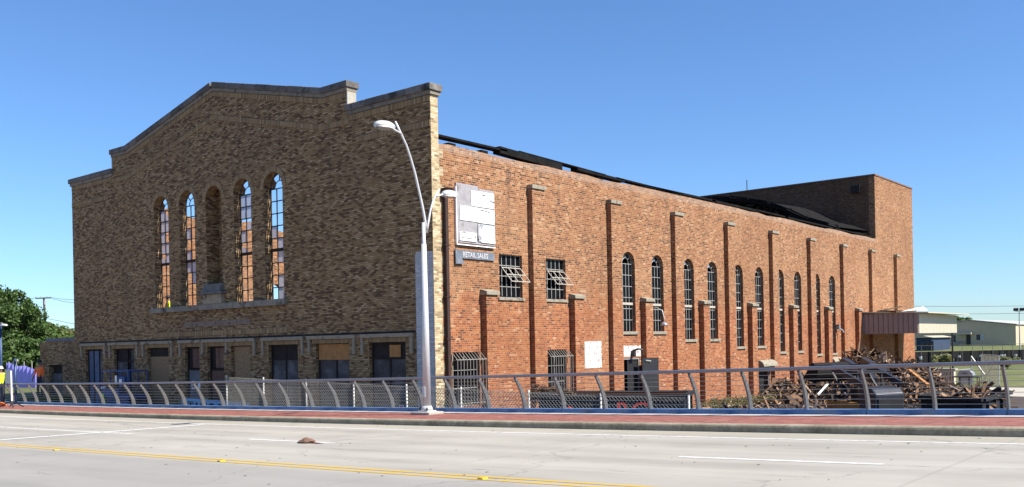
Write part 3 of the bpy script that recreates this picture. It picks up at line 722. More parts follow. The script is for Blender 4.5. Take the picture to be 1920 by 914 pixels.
for k, (a, c, z0, z1) in enumerate(DOORS[1:]):
    d = empty('side_door', Vector((XC, (a + c) / 2, .05)) - hall.location); d.parent = hall
    b = MB(); b.box((XC - .1, a, z0), (XC - .03, a + .07, z1)); b.box((XC - .1, c - .07, z0), (XC - .03, c, z1)); b.box((XC - .1, a + .07, z1 - .07), (XC - .03, c - .07, z1)); b.build('frame', M_STEEL, d)
    MB().box((XC - .2, a + .07, z0), (XC - .15, c - .4, z1 - .07)).build('closed_leaf', M_DBLACK, d)
    MB().box((XC - .7, a - .2, z0), (XC - .66, c + .2, z1 + .3)).build('backing', M_DARK, d)
    b = MB(); n = 8; prof_ = [(XC + .01, z1 + .36)] + [(XC + .42 * math.sin(math.pi / 2 * j / n), z1 + .02 + .34 * math.cos(math.pi / 2 * j / n)) for j in range(n + 1)]
    for p0, p1 in zip(prof_, prof_[1:]): b.quad([(p0[0], a - .15, p0[1]), (p0[0], c + .2, p0[1]), (p1[0], c + .2, p1[1]), (p1[0], a - .15, p1[1])])
    ends = [(XC + .01, z1 + .02)] + prof_
    for yy in (a - .15, c + .2): b.quad([(x, yy, z) for x, z in ends])
    b.build('door_awning', M_CAP, d, smooth=False, fix=False)
# gooseneck lamp, wall lamp, downspout
b = MB(); P = [atX(px, py, XC) for px, py in ((1219, 582), (1225, 590), (1226, 600))]
y0 = P[0].y; b.tube([(XC + .0, y0, hz(1.42)), (XC + .25, y0 + .05, hz(1.5)), (XC + .55, y0 + .1, hz(1.35)), (XC + .62, y0 + .12, hz(1.0)), (XC + .62, y0 + .12, hz(.85))], .022, 8)
lp = b.build('gooseneck_lamp', M_GALV, hall, smooth=True)
MB().tube([(XC + .62, y0 + .12, hz(.86)), (XC + .62, y0 + .12, hz(.80)), (XC + .62, y0 + .12, hz(.70))], [.05, .12, .2], 12).build('shade', M_STEELB, lp, smooth=True)
b = MB(); b.box((XC + .0, 57.25, hz(.55)), (XC + .2, 57.45, hz(.85))); b.tube([(XC + .1, 57.4, hz(.6)), (XC + .3, 57.5, hz(.5)), (XC + .36, 57.55, hz(.35))], .05, 8); b.build('wall_lamp', M_STEELB, hall)
ds = MB(); ds.box((XC + .04, 22.47, .2), (XC + .16, 22.60, hz(4.9))); ds.build('downspout', M_PIPE, hall)
MB().prism([(XC + .02, hz(4.9)), (XC + .16, hz(4.9)), (XC + .30, hz(5.2)), (XC + .02, hz(5.2))], 'y', 22.42, 22.72).build('rain_head', M_PIPE, hall)
for z_ in (-1.8, .2, 1.6, 3.3): MB().box((XC + .003, 22.42, hz(z_)), (XC + .175, 22.65, hz(z_) + .04)).build('pipe_bracket', M_PIPE, hall)
MB().tube([(XC + .08, 22.74, .1), (XC + .08, 22.74, hz(-.3))], .025, 8).build('conduit', M_CAP, hall)
# loose roof edge along the side wall
segs = [(22.3, 6.94, 25.9, 6.94, .07), (25.5, 6.93, 29.2, 6.80, .24), (26.6, 7.03, 32.2, 6.88, .035), (30.2, 6.86, 33.6, 6.80, .11), (33.0, 6.86, 38.6, 6.77, .06), (35.2, 6.80, 41.8, 6.82, .09), (41.4, 6.80, 46.5, 6.79, .10), (46.2, 6.83, 50.4, 6.80, .07), (50, 6.80, 57.4, 6.77, .08), (57.1, 6.77, 64.7, 6.755, .07)]
for ya, za, yc, zc, h_ in segs: MB().beam((XC - .16, ya, hz(za)), (XC - .16, yc, hz(zc)), .34, h_).build('roof_edge_board', M_TAR, hall)
for yy in (22.9, 24.55, 31.7, 34.9, 39.6, 44.0, 48.0): MB().box((XC - .3, yy, hz(6.6)), (XC - .05, yy + .35, hz(6.79))).build('roof_block', M_TAR, hall)
# left wall, stage tower, charred roof end, interior
lw_ = [(YF + FT + .002, -.2), (YT, -.2)] + [(YT - 1.3 * k, hz(7.2) + rr.choice((-.35, -.15, 0, .2, .45))) for k in range(33)] + [(YF + FT + .002, hz(7.3))]
holed('left_wall', lw_, [arch(y, AWW, hz(.2), hz(3.83)) for y in AW], ST, lambda a, z, t: (XL + t, a, z), M_RED, hall)
TZ = hz(10.98)
holed('tower_wall', rect(XL, XC - .4, -.2, TZ), [rect(MID - 7, MID + 7, .0, hz(4.5))], .4, lambda a, z, t: (a, YT + t, z), M_SHADE_BRICK, hall)
MB().box((XC - .4, YT + .002, -.2), (XC, YB, TZ)).build('tower_wall', M_RED, hall)
MB().box((XL, YB - .4, -.2), (XC - .402, YB - .002, TZ - .02)).build('tower_wall', M_SHADE_BRICK, hall)
MB().box((XL, YT + .402, -.2), (XL + .4, YB - .402, TZ - .02)).build('tower_wall', M_RED, hall)
MB().box((XL + .402, YT + .402, TZ - .5), (XC - .402, YB - .402, TZ - .3)).build('tower_roof', M_TAR, hall)
x = XL - .05
while x < XC:
    w = min(1.4, XC + .06 - x); MB().box((x, YT - .05, TZ + .002), (x + w - .01, YT + .44, TZ + .10)).build('tower_coping', M_RUST, hall); x += 1.4
y = YT + .45
while y < YB:
    w = min(.55, YB + .05 - y); MB().box((XC - .44, y, TZ + .002), (XC + .04, y + w - .02, TZ + .09)).build('tower_coping', M_RUST, hall); y += .55
for z_, y0 in ((10.7, 24.6),): MB().box((XC - 1.5, YT - .3, hz(9.9)), (XC - .9, YT - .004, hz(10.4))).build('tower_vent', M_DARK, hall)
b = MB(); b.tube([(MID + 3.0, YT + .2, TZ), (MID + 3.0, YT + .2, TZ + .9)], .03, 6); b.build('roof_pipe', M_DARK, hall)
# bowed roof end, burnt black, in front of the tower
b = MB(); n = 26; xs = [XC - .45 - (MID * 0 + 24.0) * k / n for k in range(n + 1)]; rr = random.Random(9)
def bow(x):
    q = (XC - x) / 24.7; s = math.sin(math.pi * q)
    sag = .32 * math.exp(-((q - .10) / .05) ** 2)
    return hz(6.75 + 3.15 * (1 - (2 * abs(q - .5)) ** 2.6)) - sag
Y0, Y1 = 58.5, YT - .01
for k in range(n):
    x0, x1 = xs[k], xs[k + 1]; z0, z1 = bow(x0), bow(x1)
    b.quad([(x0, Y0, z0), (x1, Y0, z1), (x1, Y1, z1 + .25), (x0, Y1, z0 + .25)]); b.quad([(x0, Y0, z0 - .22), (x1, Y0, z1 - .22), (x1, Y0, z1), (x0, Y0, z0)])
    b.quad([(x0, Y0, z0 - .22), (x0, Y1, z0), (x1, Y1, z1), (x1, Y0, z1 - .22)])
b.build('bowed_roof', M_TAR, hall, fix=False)
b = MB()
for k in range(n):
    x0, x1 = xs[k], xs[k + 1]
    for j in range(8):
        f0, f1 = j / 8, (j + 1) / 8; B_ = hz(6.3)
        zz = lambda x, f: B_ + (bow(x) - .23 - B_) * f
        yy = lambda i, jj: Y0 + 1.2 + .5 * random.Random(i * 31 + jj).random()
        b.quad([(x0, yy(k, j), zz(x0, f0)), (x1, yy(k + 1, j), zz(x1, f0)), (x1, yy(k + 1, j + 1), zz(x1, f1)), (x0, yy(k, j + 1), zz(x0, f1))])
b.build('charred_gable', M_BLACK, hall, fix=False)
b = MB(); rr = random.Random(17)
for k in range(1500):
    x = XC - .6 - 23.4 * rr.random() ** 1.4; f = rr.random(); z = hz(6.4) + (bow(x) - .05 - hz(6.4)) * f; y = Y0 + .35 + rr.random() * .8
    a = rr.uniform(0, 3.14); l, w_ = rr.uniform(.08, .32), rr.uniform(.05, .16)
    b.beam((x - l * math.cos(a), y, z - l * .6 * math.sin(a)), (x + l * math.cos(a), y - rr.uniform(-.15, .15), z + l * .6 * math.sin(a)), w_, .015, (0, 1, rr.uniform(-1, 1)))
def char_mat():
    m, t = newmat('charred_shingle'); r_ = t.node('ShaderNodeNewGeometry').outputs['Random Per Island']
    t.done(t.ramp(r_, [(0, (.006, .006, .006)), (.6, (.02, .019, .018)), (.9, (.05, .047, .045)), (1, (.11, .10, .095))]), .9); return m
o = b.build('charred_shingles', char_mat(), hall, fix=False); o['kind'] = 'stuff'
for k in range(16):
    x = XC - .8 - k * 1.35; MB().beam((x, Y0 - .05 + .1 * rr.random(), bow(x) + .05), (x - 1.3, Y0 - .02, bow(x - 1.3) + .05 + rr.uniform(-.05, .05)), .12, .10).build('eave_board', M_TAR, hall)
# interior: added screens behind the side windows, upper floor, hall floor
holed('added_cross_wall', rect(XL + ST + .01, XC - ST - .01, 0, hz(5.4)), [rect(XL + ST + .6, MID - 1.0, .05, hz(5.0))], .3, lambda a, z, t: (a, 35.1 + t, z), M_SHADE_BRICK, hall)  # added wall, keeps the upper side windows from showing the sunlit far wall
MB().box((XC - 2.7, 35.45, .07), (XC - 2.55, 58.4, hz(5.6))).build('added_aisle_screen', M_DARK, hall)  # added dark screen behind the arched windows so their panes read black
MB().box((XC - 1.6, YF + FT + .02, .07), (XC - 1.5, 35.05, hz(4.2))).build('added_lobby_screen', M_DARK, hall)  # added dark screen so the windows near the corner read black
MB().box((XC - 1.49, YF + FT + .02, hz(4.0)), (XC - ST - .02, 35.05, hz(4.15))).build('added_lobby_screen_lid', M_DARK, hall)
MB().box((MID + 1, YF + FT + .05, hz(.6)), (XC - 1.65, 35.0, hz(.85))).build('upper_floor', M_DARK, hall)
MB().box((XL + ST + .01, YF + FT + .01, .02), (XC - ST - .01, YT - .01, .06)).build('hall_floor', M_DARK, hall)

# ------------------------------------------------------------------ annex
annex = empty('brick_annex', (-49, 24, 1), 'low flat-roofed brick annex with small planked doorway left of the hall', 'building')
ax0 = atY(75, 660, 22.35).x
holed('wall', rect(ax0, XL - .003, .2, hz(.62)), [rect(atY(92, 690, 22.35).x, atY(117, 690, 22.35).x, 1.0, hz(-.58))], .3, lambda a, z, t: (a, 22.35 + t, z), facade_mat('purple_brown_brick'), annex)
MB().box((ax0, 22.66, .2), (ax0 + .3, 30, hz(.6))).build('wall', M_FACADE, annex)
MB().box((ax0 + .8, 22.3, hz(.625)), (XL - .01, 30, hz(.80))).build('roof_slab', plain('grey_roof_slab', (.20, .21, .24), .8), annex)
dx0, dx1 = atY(92, 690, 22.35).x, atY(117, 690, 22.35).x
for k in range(6): MB().box((dx0 + (dx1 - dx0) * k / 6, 22.48 + .01 * (k % 2), 1.0), (dx0 + (dx1 - dx0) * (k + 1) / 6 - .01, 22.52 + .01 * (k % 2), hz(-1.02))).build('door_plank', M_BOARD, annex)
MB().box((dx0, 22.62, 1.0), (dx1, 22.655, hz(-.58))).build('door_backing', M_DARK, annex)

# ------------------------------------------------------------------ signs on the side wall
MX = Matrix(((0, 0, 1, 0), (1, 0, 0, 0), (0, 1, 0, 0), (0, 0, 0, 1)))      # text plane facing +X
sb = empty('patched_sign_board', (XC, 24.07, hz(3.47)), 'big grey billboard patched with white sheets and scrawled graffiti, high on red wall', 'sign')
ya, yb, za, zb = 23.10, 25.05, hz(3.47), hz(5.44)
U = lambda u: ya + (yb - ya) * u
V = lambda v: za + (zb - za) * v
MB().box((XC + .01, ya, za), (XC + .06, yb, zb - .06)).build('board', M_PLY, sb)
MB().box((XC + .012, ya + .01, zb - .058), (XC + .055, U(.58), zb + .03)).build('board', M_PLY, sb)
for u0, u1, v0, v1, mt in ((.38, .99, .655, .92, M_WHITE), (.08, .525, .385, .635, M_WHITE), (.535, .99, .375, .628, M_WHITE), (.06, .50, .035, .185, M_WHITE), (.54, .99, .05, .35, plain('pale_blue_grey_sheet', (.60, .62, .68), .6, var=.2, scale=4)), (.62, .99, .035, .12, M_WHITE)):
    k = len(sb.children); MB().box((XC + .062 + .003 * k, U(u0), V(v0)), (XC + .074 + .003 * k, U(u1), V(v1))).build('sheet', mt, sb)
MB().box((XC + .012, ya - .035, za - .05), (XC + .09, ya - .002, zb - .1)).build('edge_strip', M_WHITE, sb)
MB().box((XC + .012, ya - .03, za - .085), (XC + .09, yb, za - .052)).build('edge_strip', M_WHITE, sb)
b = MB()
for st in ([(.44, .17), (.46, .09), (.48, .16), (.47, .12)], [(.50, .06), (.51, .14), (.55, .06), (.56, .15)], [(.58, .07), (.60, .13), (.63, .08), (.66, .12), (.70, .10)], [(.72, .08), (.80, .12)], [(.84, .05), (.92, .09), (.95, .04)], [(.10, .085), (.42, .08)], [(.10, .165), (.16, .18), (.24, .165)], [(.58, .30), (.60, .34), (.66, .33), (.62, .28)], [(.86, .80), (.95, .77), (.99, .775)], [(.66, .875), (.71, .865), (.76, .88)], [(.60, .60), (.75, .595), (.88, .57)]):
    MB().tube([(XC + .094, U(u), V(v)) for u, v in st], .011, 4).build('scrawl_stroke', M_INK, sb)
rs = empty('retail_sales_sign', (XC, 24, hz(2.93)), 'narrow slate-grey sign board reading RETAIL SALES below the patched billboard', 'sign')
MB().box((XC + .01, 23.03, hz(2.945)), (XC + .055, 25.02, hz(3.215))).build('board', M_SIGN, rs)
MB().prism([(23.0, hz(2.74)), (23.42, hz(2.76)), (23.30, hz(2.943)), (23.0, hz(3.26))], 'x', XC + .058, XC + .085).build('bent_end', M_SIGN, rs)
text('RETAIL SALES', .235, M_LET, 'lettering', rs, Matrix.Translation((XC + .064, 23.36, hz(3.0))) @ MX, .004, .93)

# ------------------------------------------------------------------ loading canopy
cn = empty('loading_canopy', (-19.6, 65.5, 0), 'brown and cream ribbed metal loading canopy on the far end of the side wall', 'canopy')
CX, CY0, CY1 = -17.76, 61.25, 69.9
def ribbed(p, q, z0, z1, nrm, mat, name, pitch, par):
    p, q = Vector(p), Vector(q); L = (q - p).length; d = (q - p) / L; n = int(L / pitch)
    for k in range(n):
        a, c = p + d * (L * k / n + .008), p + d * (L * (k + 1) / n - .008); b = MB()
        pr = [(a, 0), (a + d * .03, .035), (c - d * .03, .035), (c, 0)]
        for (s0, h0), (s1, h1) in zip(pr, pr[1:]):
            A, B_ = s0 + Vector(nrm) * h0, s1 + Vector(nrm) * h1
            b.quad([(A.x, A.y, z0), (B_.x, B_.y, z0), (B_.x, B_.y, z1), (A.x, A.y, z1)])
        b.build(name, mat, par, fix=False)
    MB().beam((p + q) / 2 - d * (L / 2 - .01) + Vector((0, 0, 0)) - Vector(nrm) * .03 + Vector((0, 0, (z0 + z1) / 2)), (p + q) / 2 + d * (L / 2 - .01) - Vector(nrm) * .03 + Vector((0, 0, (z0 + z1) / 2)), .02, z1 - z0 - .01).build('backing', mat, par)
ribbed((XC + .03, CY0, 0), (CX, CY0, 0), hz(.22), hz(1.50), (0, -1, 0), M_CBROWN, 'metal_rib', .3, cn)
ribbed((CX + .0, CY0 + .05, 0), (CX, CY1, 0), hz(.22), hz(1.43), (1, 0, 0), M_CCREAM, 'metal_rib', .33, cn)
MB().prism([(XC + .02, hz(1.60)), (CX + .62, hz(1.46)), (CX + .62, hz(1.52)), (XC + .02, hz(1.68))], 'y', CY0 - .12, CY1 + .9).build('roof_sheet', M_CCREAM, cn)
MB().tube([(CX - .05, CY1 - .9, 0), (CX - .05, CY1 - .9, hz(.25))], .06, 8).build('post', M_DBLACK, cn)
rr = random.Random(4)
for k, (a, c, w) in enumerate((((-20.2, CY0 + .4, hz(1.72)), (-18.9, CY0 - .35, hz(1.60)), .2), ((-20.6, CY0 + .9, hz(1.7)), (-18.4, CY0 + 1.8, hz(1.66)), .12), ((-20, CY0 + .1, hz(1.72)), (-19.0, CY0 + .9, hz(1.95)), .08))):
    tag(MB().beam(a, c, w, .09).build('loose_board', M_WOOD), ('broad grey board hanging over the canopy edge', 'thin board lying across the canopy roof', 'short stick propped upward on the canopy roof')[k], 'board')
b = MB(); b.quad([(-18.9, CY0 + .3, hz(1.62)), (-17.9, CY0 + .2, hz(1.66)), (-17.8, CY0 + 1.2, hz(1.9)), (-18.8, CY0 + 1.5, hz(1.75))]); b.quad([(-17.9, CY0 + .2, hz(1.66)), (-17.5, CY0 + .5, hz(1.62)), (-17.6, CY0 + 1.4, hz(1.66)), (-17.8, CY0 + 1.2, hz(1.9))])
tag(b.build('crumpled_sheet', M_WHITE, fix=False), 'crumpled pale metal sheet on the canopy roof corner', 'sheet')
# ------------------------------------------------------------------ bridge railing
LAT = 18.36
rl = empty('bridge_railing', (-18, LY(LAT, -18), deck(-18)), 'long bridge railing with curved grey posts, steel cables and blue base plinth', 'railing')
RH, LEAN = .80, .40
def rp(X, t): return Vector((X, LY(LAT, X) - LEAN * t ** 1.75, railz(X) + RH * t))
pm = MB(); n = 10
def ppt(t, s, x):
    y, z = -LEAN * t ** 1.75, RH * t; dy, dz = -LEAN * 1.75 * max(t, .001) ** .75, RH; L = math.hypot(dy, dz); w = (.15 - .085 * t) / 2
    return Vector((x, y + s * w * dz / L, z - s * w * dy / L))
for k in range(n):
    t0, t1 = k / n, (k + 1) / n; i = len(pm.v)
    pm.v += [ppt(t, s_, x) for t in (t0, t1) for s_, x in ((-1, -.022), (1, -.022), (1, .022), (-1, .022))]
    pm.f += [[i + q for q in f] for f in ((0, 1, 5, 4), (1, 2, 6, 5), (2, 3, 7, 6), (3, 0, 4, 7))]
pm.f += [[0, 3, 2, 1], [len(pm.v) - 4, len(pm.v) - 3, len(pm.v) - 2, len(pm.v) - 1]]
pmesh = bpy.data.meshes.new('post'); pmesh.from_pydata([tuple(v) for v in pm.v], [], pm.f)
finish(pmesh, Vector(), None, True, False); pmesh.materials.append(M_POST)
RX = [-44.467 + 1.2310 * i for i in range(-3, 42)]
for X in RX:
    o = bpy.data.objects.new('post', pmesh); col.objects.link(o); o.parent = rl; o.location = Vector((X, LY(LAT, X), railz(X) - .002)) - rl.location
xa = [-52 + 2 * k for k in range(33)]
MB().tube([rp(X, 1.0) + Vector((0, -.01, .035)) for X in xa], .038, 12).build('top_rail', M_RAIL, rl, smooth=True)
for t in (.12, .25, .38, .51, .64, .77, .89): MB().tube([rp(X, t) for X in xa], .0055, 5).build('cable', M_CABLE, rl)
for k in range(0, len(RX) - 1, 2):
    x0, x1 = RX[k] + .006, RX[min(k + 2, len(RX) - 1)] - .006
    MB().beam((x0, LY(18.38, x0), railz(x0) - .055), (x1, LY(18.38, x1), railz(x1) - .055), .26, .11).build('plinth_panel', M_BLUE, rl)
# ------------------------------------------------------------------ street lamp
PX, PY = -17.47, 17.58
lamp = empty('street_lamp', (PX, PY, deck(PX)), 'tall silver street lamp with two curved arms standing in front of the hall corner', 'street lamp')
zb_ = deck(PX)
MB().tube([(PX, PY, zb_ + .10), (PX, PY, hz(2.69))], [.112, .068], 24).build('pole', M_LAMP, lamp, smooth=True)
MB().tube([(PX, PY, hz(2.66)), (PX, PY, hz(2.70)), (PX, PY, hz(3.25))], [.062, .052, .045], 16).build('collar', M_LAMP, lamp, smooth=True)
MB().box((PX - .34, PY - .28, zb_), (PX + .34, PY + .28, zb_ + .07)).build('footing', M_CONC, lamp, bevel=.015)
MB().box((PX - .17, PY - .17, zb_ + .071), (PX + .17, PY + .17, zb_ + .10)).build('base_plate', M_LAMP, lamp)
MB().tube([(PX, PY, zb_ + .10), (PX, PY, zb_ + .22)], [.17, .125], 20).build('base_cover', M_LAMP, lamp, smooth=True)
MB().box((PX - .05, PY - .118, zb_ + .45), (PX + .05, PY - .100, zb_ + .72)).build('hand_hole_cover', M_LAMP, lamp, bevel=.006)
for sx in (-.13, .13):
    for sy in (-.13, .13): MB().tube([(PX + sx, PY + sy, zb_ + .1), (PX + sx, PY + sy, zb_ + .19)], .02, 8).build('anchor_bolt', M_DSTEEL, lamp)
def dome(c, fwd, L, W, Hh, name, par, mat):
    b = MB(); n, m = 18, 6; f = Vector(fwd).normalized(); sd_ = f.cross(Vector((0, 0, 1))).normalized()
    rings = [(1 - (j / m) ** 2.2) ** .5 if j < m else .001 for j in range(m + 1)]
    for j in range(m + 1):
        for k in range(n):
            a = 2 * math.pi * k / n; b.v.append(Vector(c) + f * (math.cos(a) * L * rings[j]) + sd_ * (math.sin(a) * W * rings[j]) + Vector((0, 0, Hh * j / m)))
    for j in range(m):
        for k in range(n): b.f.append([j * n + k, j * n + (k + 1) % n, (j + 1) * n + (k + 1) % n, (j + 1) * n + k])
    i = len(b.v)
    for k in range(n):
        a = 2 * math.pi * k / n; b.v.append(Vector(c) + f * (math.cos(a) * L * .82) + sd_ * (math.sin(a) * W * .82) + Vector((0, 0, -Hh * .28)))
    for k in range(n): b.f.append([k, i + k, i + (k + 1) % n, (k + 1) % n])
    b.f.append([i + k for k in range(n)])
    h = b.build(name, mat, par, smooth=True, fix=False); return h
def lamp_arm(pix, r0, r1, head_px, L, tipk):
    pts = [atX(px, py, PX) for px, py in pix]
    MB().tube(pts, [r0 + (r1 - r0) * k / (len(pts) - 1) for k in range(len(pts))], 12).build('arm', M_LAMP, lamp, smooth=True)
    hc = atX(*head_px, PX); at_ = pts[tipk]
    MB().tube([at_, (at_ + hc) / 2 + Vector((0, 0, .03)), hc + Vector((0, 0, .03))], .03, 10).build('head_bracket', M_LAMP, lamp, smooth=True)
    h = dome(hc, (0, hc.y - at_.y, 0), L, L * .62, .15, 'lamp_head', lamp, M_LAMP)
    b = MB(); b.tube([hc + Vector((0, 0, -.043)), hc + Vector((0, 0, -.055))], [L * .55, L * .5], 16); b.build('lens', plain('lamp_lens', (.55, .55, .52), .3), h)
lamp_arm([(800, 432), (797, 415), (792, 387), (785, 356), (778, 325), (770, 297), (762, 273), (752, 251), (741, 228)], .038, .026, (721, 238), .33, 7)
lamp_arm([(800, 437), (803, 418), (807, 395), (811, 380), (816, 368), (824, 355)], .03, .022, (843, 367), .29, 4)
# ------------------------------------------------------------------ chain-link fence in front of the hall
def chain(b, a, c, z0, zfun, pitch, r):
    """Real woven-wire diagonals on the vertical plane a-c, clipped to the fence rectangle."""
    a, c = Vector((a[0], a[1], 0)), Vector((c[0], c[1], 0)); L = (c - a).length; d = (c - a) / L
    hm = max(zfun(0), zfun(L)) - z0; n = int((L + hm) / pitch)
    for sg in (1, -1):
        for k in range(n):
            s0 = k * pitch - (hm if sg > 0 else 0); pts = []
            lo = max(0, -s0) if sg > 0 else max(0, s0 - L); hi = min(hm, L - s0) if sg > 0 else min(hm, s0)
            if hi - lo < .02: continue
            P = lambda h: a + d * (s0 + sg * h) + Vector((0, 0, z0 + h))
            top = zfun(s0 + sg * hi) - z0; hi = min(hi, top)
            if hi - lo < .02: continue
            b.beam(P(lo), P(hi), r * 2, r * 2)
FY = 19.9
fx0, fx1 = atY(424, 720, FY).x, atY(1290, 750, FY).x
zl = lambda s_: 2.22 + (1.86 - 2.22) * min(1, s_ / 16.)
fc = empty('chain_link_fence', ((fx0 + fx1) / 2, FY, 0), 'galvanised chain-link fence between the bridge railing and the hall front', 'fence')
b = MB(); chain(b, (fx0, FY), (fx1, FY), .05, zl, .108, .0045); b.build('wire_mesh', M_WIRE, fc, fix=False)
for px in (424, 493, 573, 662, 761, 863, 990, 1125, 1290):
    x = atY(px, 735, FY).x; MB().tube([(x, FY + .03, 0), (x, FY + .03, zl(x - fx0) + .06)], .028, 8).build('fence_post', M_GALV, fc, smooth=True)
MB().tube([(fx0, FY + .03, zl(0) - .02), (fx0 + 16, FY + .03, zl(16) - .02), (fx1, FY + .03, zl(99) - .02)], .006, 5).build('top_wire', M_GALV, fc)
x = atY(754, 755, FY).x; nt = empty('fence_notice', (x, FY - .02, 1.05), 'small white notice hung on the chain-link fence left of the lamp', 'notice')
MB().box((x - .09, FY - .03, 1.08), (x + .09, FY - .022, 1.42)).build('plate', M_WHITE, nt); MB().box((x - .06, FY - .034, 1.16), (x + .06, FY - .0305, 1.28)).build('print', M_BLUE, nt); MB().box((x - .07, FY - .034, 1.34), (x + .07, FY - .0305, 1.40)).build('print', M_REDL, nt)
# light blue banner lying against the fence foot
A, C = atY(340, 752, 20.6), atY(467, 762, 20.6)
bn = empty('blue_banner', ((A.x + C.x) / 2, 20.6, 0), 'light blue banner with black capital letters behind the railing below the hall', 'banner')
zt0, zt1 = atY(340, 746, 20.6).z, atY(467, 756, 20.6).z
MB().quad([(A.x, 20.6, .02), (C.x, 20.6, .02), (C.x, 20.6, zt1), (A.x, 20.6, zt0)]).quad([(C.x, 20.63, .02), (A.x, 20.63, .02), (A.x, 20.63, zt0), (C.x, 20.63, zt1)]).quad([(A.x, 20.6, zt0), (C.x, 20.6, zt1), (C.x, 20.63, zt1), (A.x, 20.63, zt0)]).build('sheet', M_LBLUE, bn, fix=False)
ang = math.atan2(zt1 - zt0, C.x - A.x)
text('TALIC REC', .62, M_INK, 'lettering', bn, Matrix.Translation((A.x + .45, 20.592, zt0 - .57)) @ Matrix.Rotation(-ang, 4, 'Y') @ Matrix.Rotation(R(90), 4, 'X'), .003, 1.12)
# ------------------------------------------------------------------ roll-off containers
def container(name, label, FL, FR, BR, z1, wall, rust_in, ribs=6):
    FL, FR, BR = [Vector((p.x, p.y, 0)) for p in (FL, FR, BR)]; BL = FL + BR - FR
    c = (FL + BR) / 2; o = empty(name, (c.x, c.y, 0), label, 'container'); t = .08
    sides = [(FL, FR), (FR, BR), (BR, BL), (BL, FL)]
    for p, q in sides:
        d = (q - p).normalized(); nn = Vector((d.y, -d.x, 0)); inn = (c - p); inn = nn if nn.dot(inn) > 0 else -nn
        b = MB(); b.beam(p + inn * t / 2 + d * t + Vector((0, 0, (z1 + .15) / 2)), q + inn * t / 2 - d * .0 + Vector((0, 0, (z1 + .15) / 2)), t, z1 - .15); b.build('side_panel', wall, o)
        b = MB(); b.beam(p + inn * (t + .012) + d * .1 + Vector((0, 0, (z1 + .15) / 2)), q + inn * (t + .012) - d * .1 + Vector((0, 0, (z1 + .15) / 2)), .014, z1 - .2); b.build('inner_lining', rust_in, o)
        MB().beam(p - inn * .03 + Vector((0, 0, z1)), q - inn * .03 + d * .03 + Vector((0, 0, z1)), .13, .11).build('top_rail', wall, o)
        L = (q - p).length; m = max(2, int(L / 1.0))
        for k in range(m):
            s_ = p + d * (L * (k + .5) / m) - inn * .035; MB().beam(s_ + Vector((0, 0, .15)), s_ + Vector((0, 0, z1 - .06)), .09, .07, d).build('rib', wall, o)
    b = MB(); b.quad([FL + Vector((0, 0, .2)), FR + Vector((0, 0, .2)), BR + Vector((0, 0, .2)), BL + Vector((0, 0, .2))]); b.build('floor', rust_in, o, fix=False)
    for p, q in ((FL, BL), (FR, BR)): MB().beam(p.lerp(c, .25) + Vector((0, 0, .08)), q.lerp(c, .25) + Vector((0, 0, .08)), .16, .15).build('skid', wall, o)
    return o, c
z1 = 1.55
FR = atZ(1010, 744, z1); BR = atZ(1283, 743, z1)
ax = (Vector((BR.x, BR.y, 0)) - Vector((FR.x, FR.y, 0))).normalized(); px_ = Vector((-ax.y, ax.x, 0)); px_ = px_ if px_.x < 0 else -px_
FL = FR + px_ * 2.3
c1, cc = container('rolloff_container', 'long black roll-off container with rusty inside and red letters beside the red wall', FL, FR, BR, z1, M_DUMP, M_RUST)
L = (BR - FR).length; nrm = -px_
Mt = Matrix(((ax.x, 0, nrm.x, 0), (ax.y, 0, nrm.y, 0), (0, 1, nrm.z, 0), (0, 0, 0, 1)))
def on_side(s_, z): return Matrix.Translation(Vector((FR.x, FR.y, 0)) + ax * s_ + nrm * .075 + Vector((0, 0, z))) @ Mt
sl_ = ((atZ(1172, 760, 1.0) - FR).dot(ax))
text('RC', .62, M_REDL, 'lettering', c1, on_side(L * .54, .93), .004, 1.25)
b = MB(); b.tube([on_side(L * .22, 1.12) @ Vector((.1 * math.cos(a), .1 * math.sin(a), .0)) for a in [k * .7 for k in range(10)]], .02, 5); b.build('red_mark', M_REDL, c1)
z2 = 1.35
FL2, FR2, BR2 = atZ(1727, 745, z2), atZ(1842, 750, z2), atZ(1893, 736, z2)
c2, cc2 = container('rolloff_container', 'black open roll-off container heaped with demolition scrap at the right end', FL2, FR2, BR2, z2, M_DUMP, M_RUST)
d2 = (BR2 - FR2); d2.z = 0; d2.normalize(); n2 = Vector((d2.y, -d2.x, 0)); n2 = n2 if n2.x > 0 else -n2
Mt2 = Matrix(((d2.x, 0, n2.x, 0), (d2.y, 0, n2.y, 0), (0, 1, 0, 0), (0, 0, 0, 1)))
b = MB(); 
for k in range(3): b.box((-.02 + .28 * k, 0, -.01), (.16 + .28 * k, .22, .004))
b.xf(Matrix.Translation(Vector((FR2.x, FR2.y, .62)) + d2 * 1.6 + n2 * .08) @ Mt2); b.build('red_mark', M_REDL, c2)
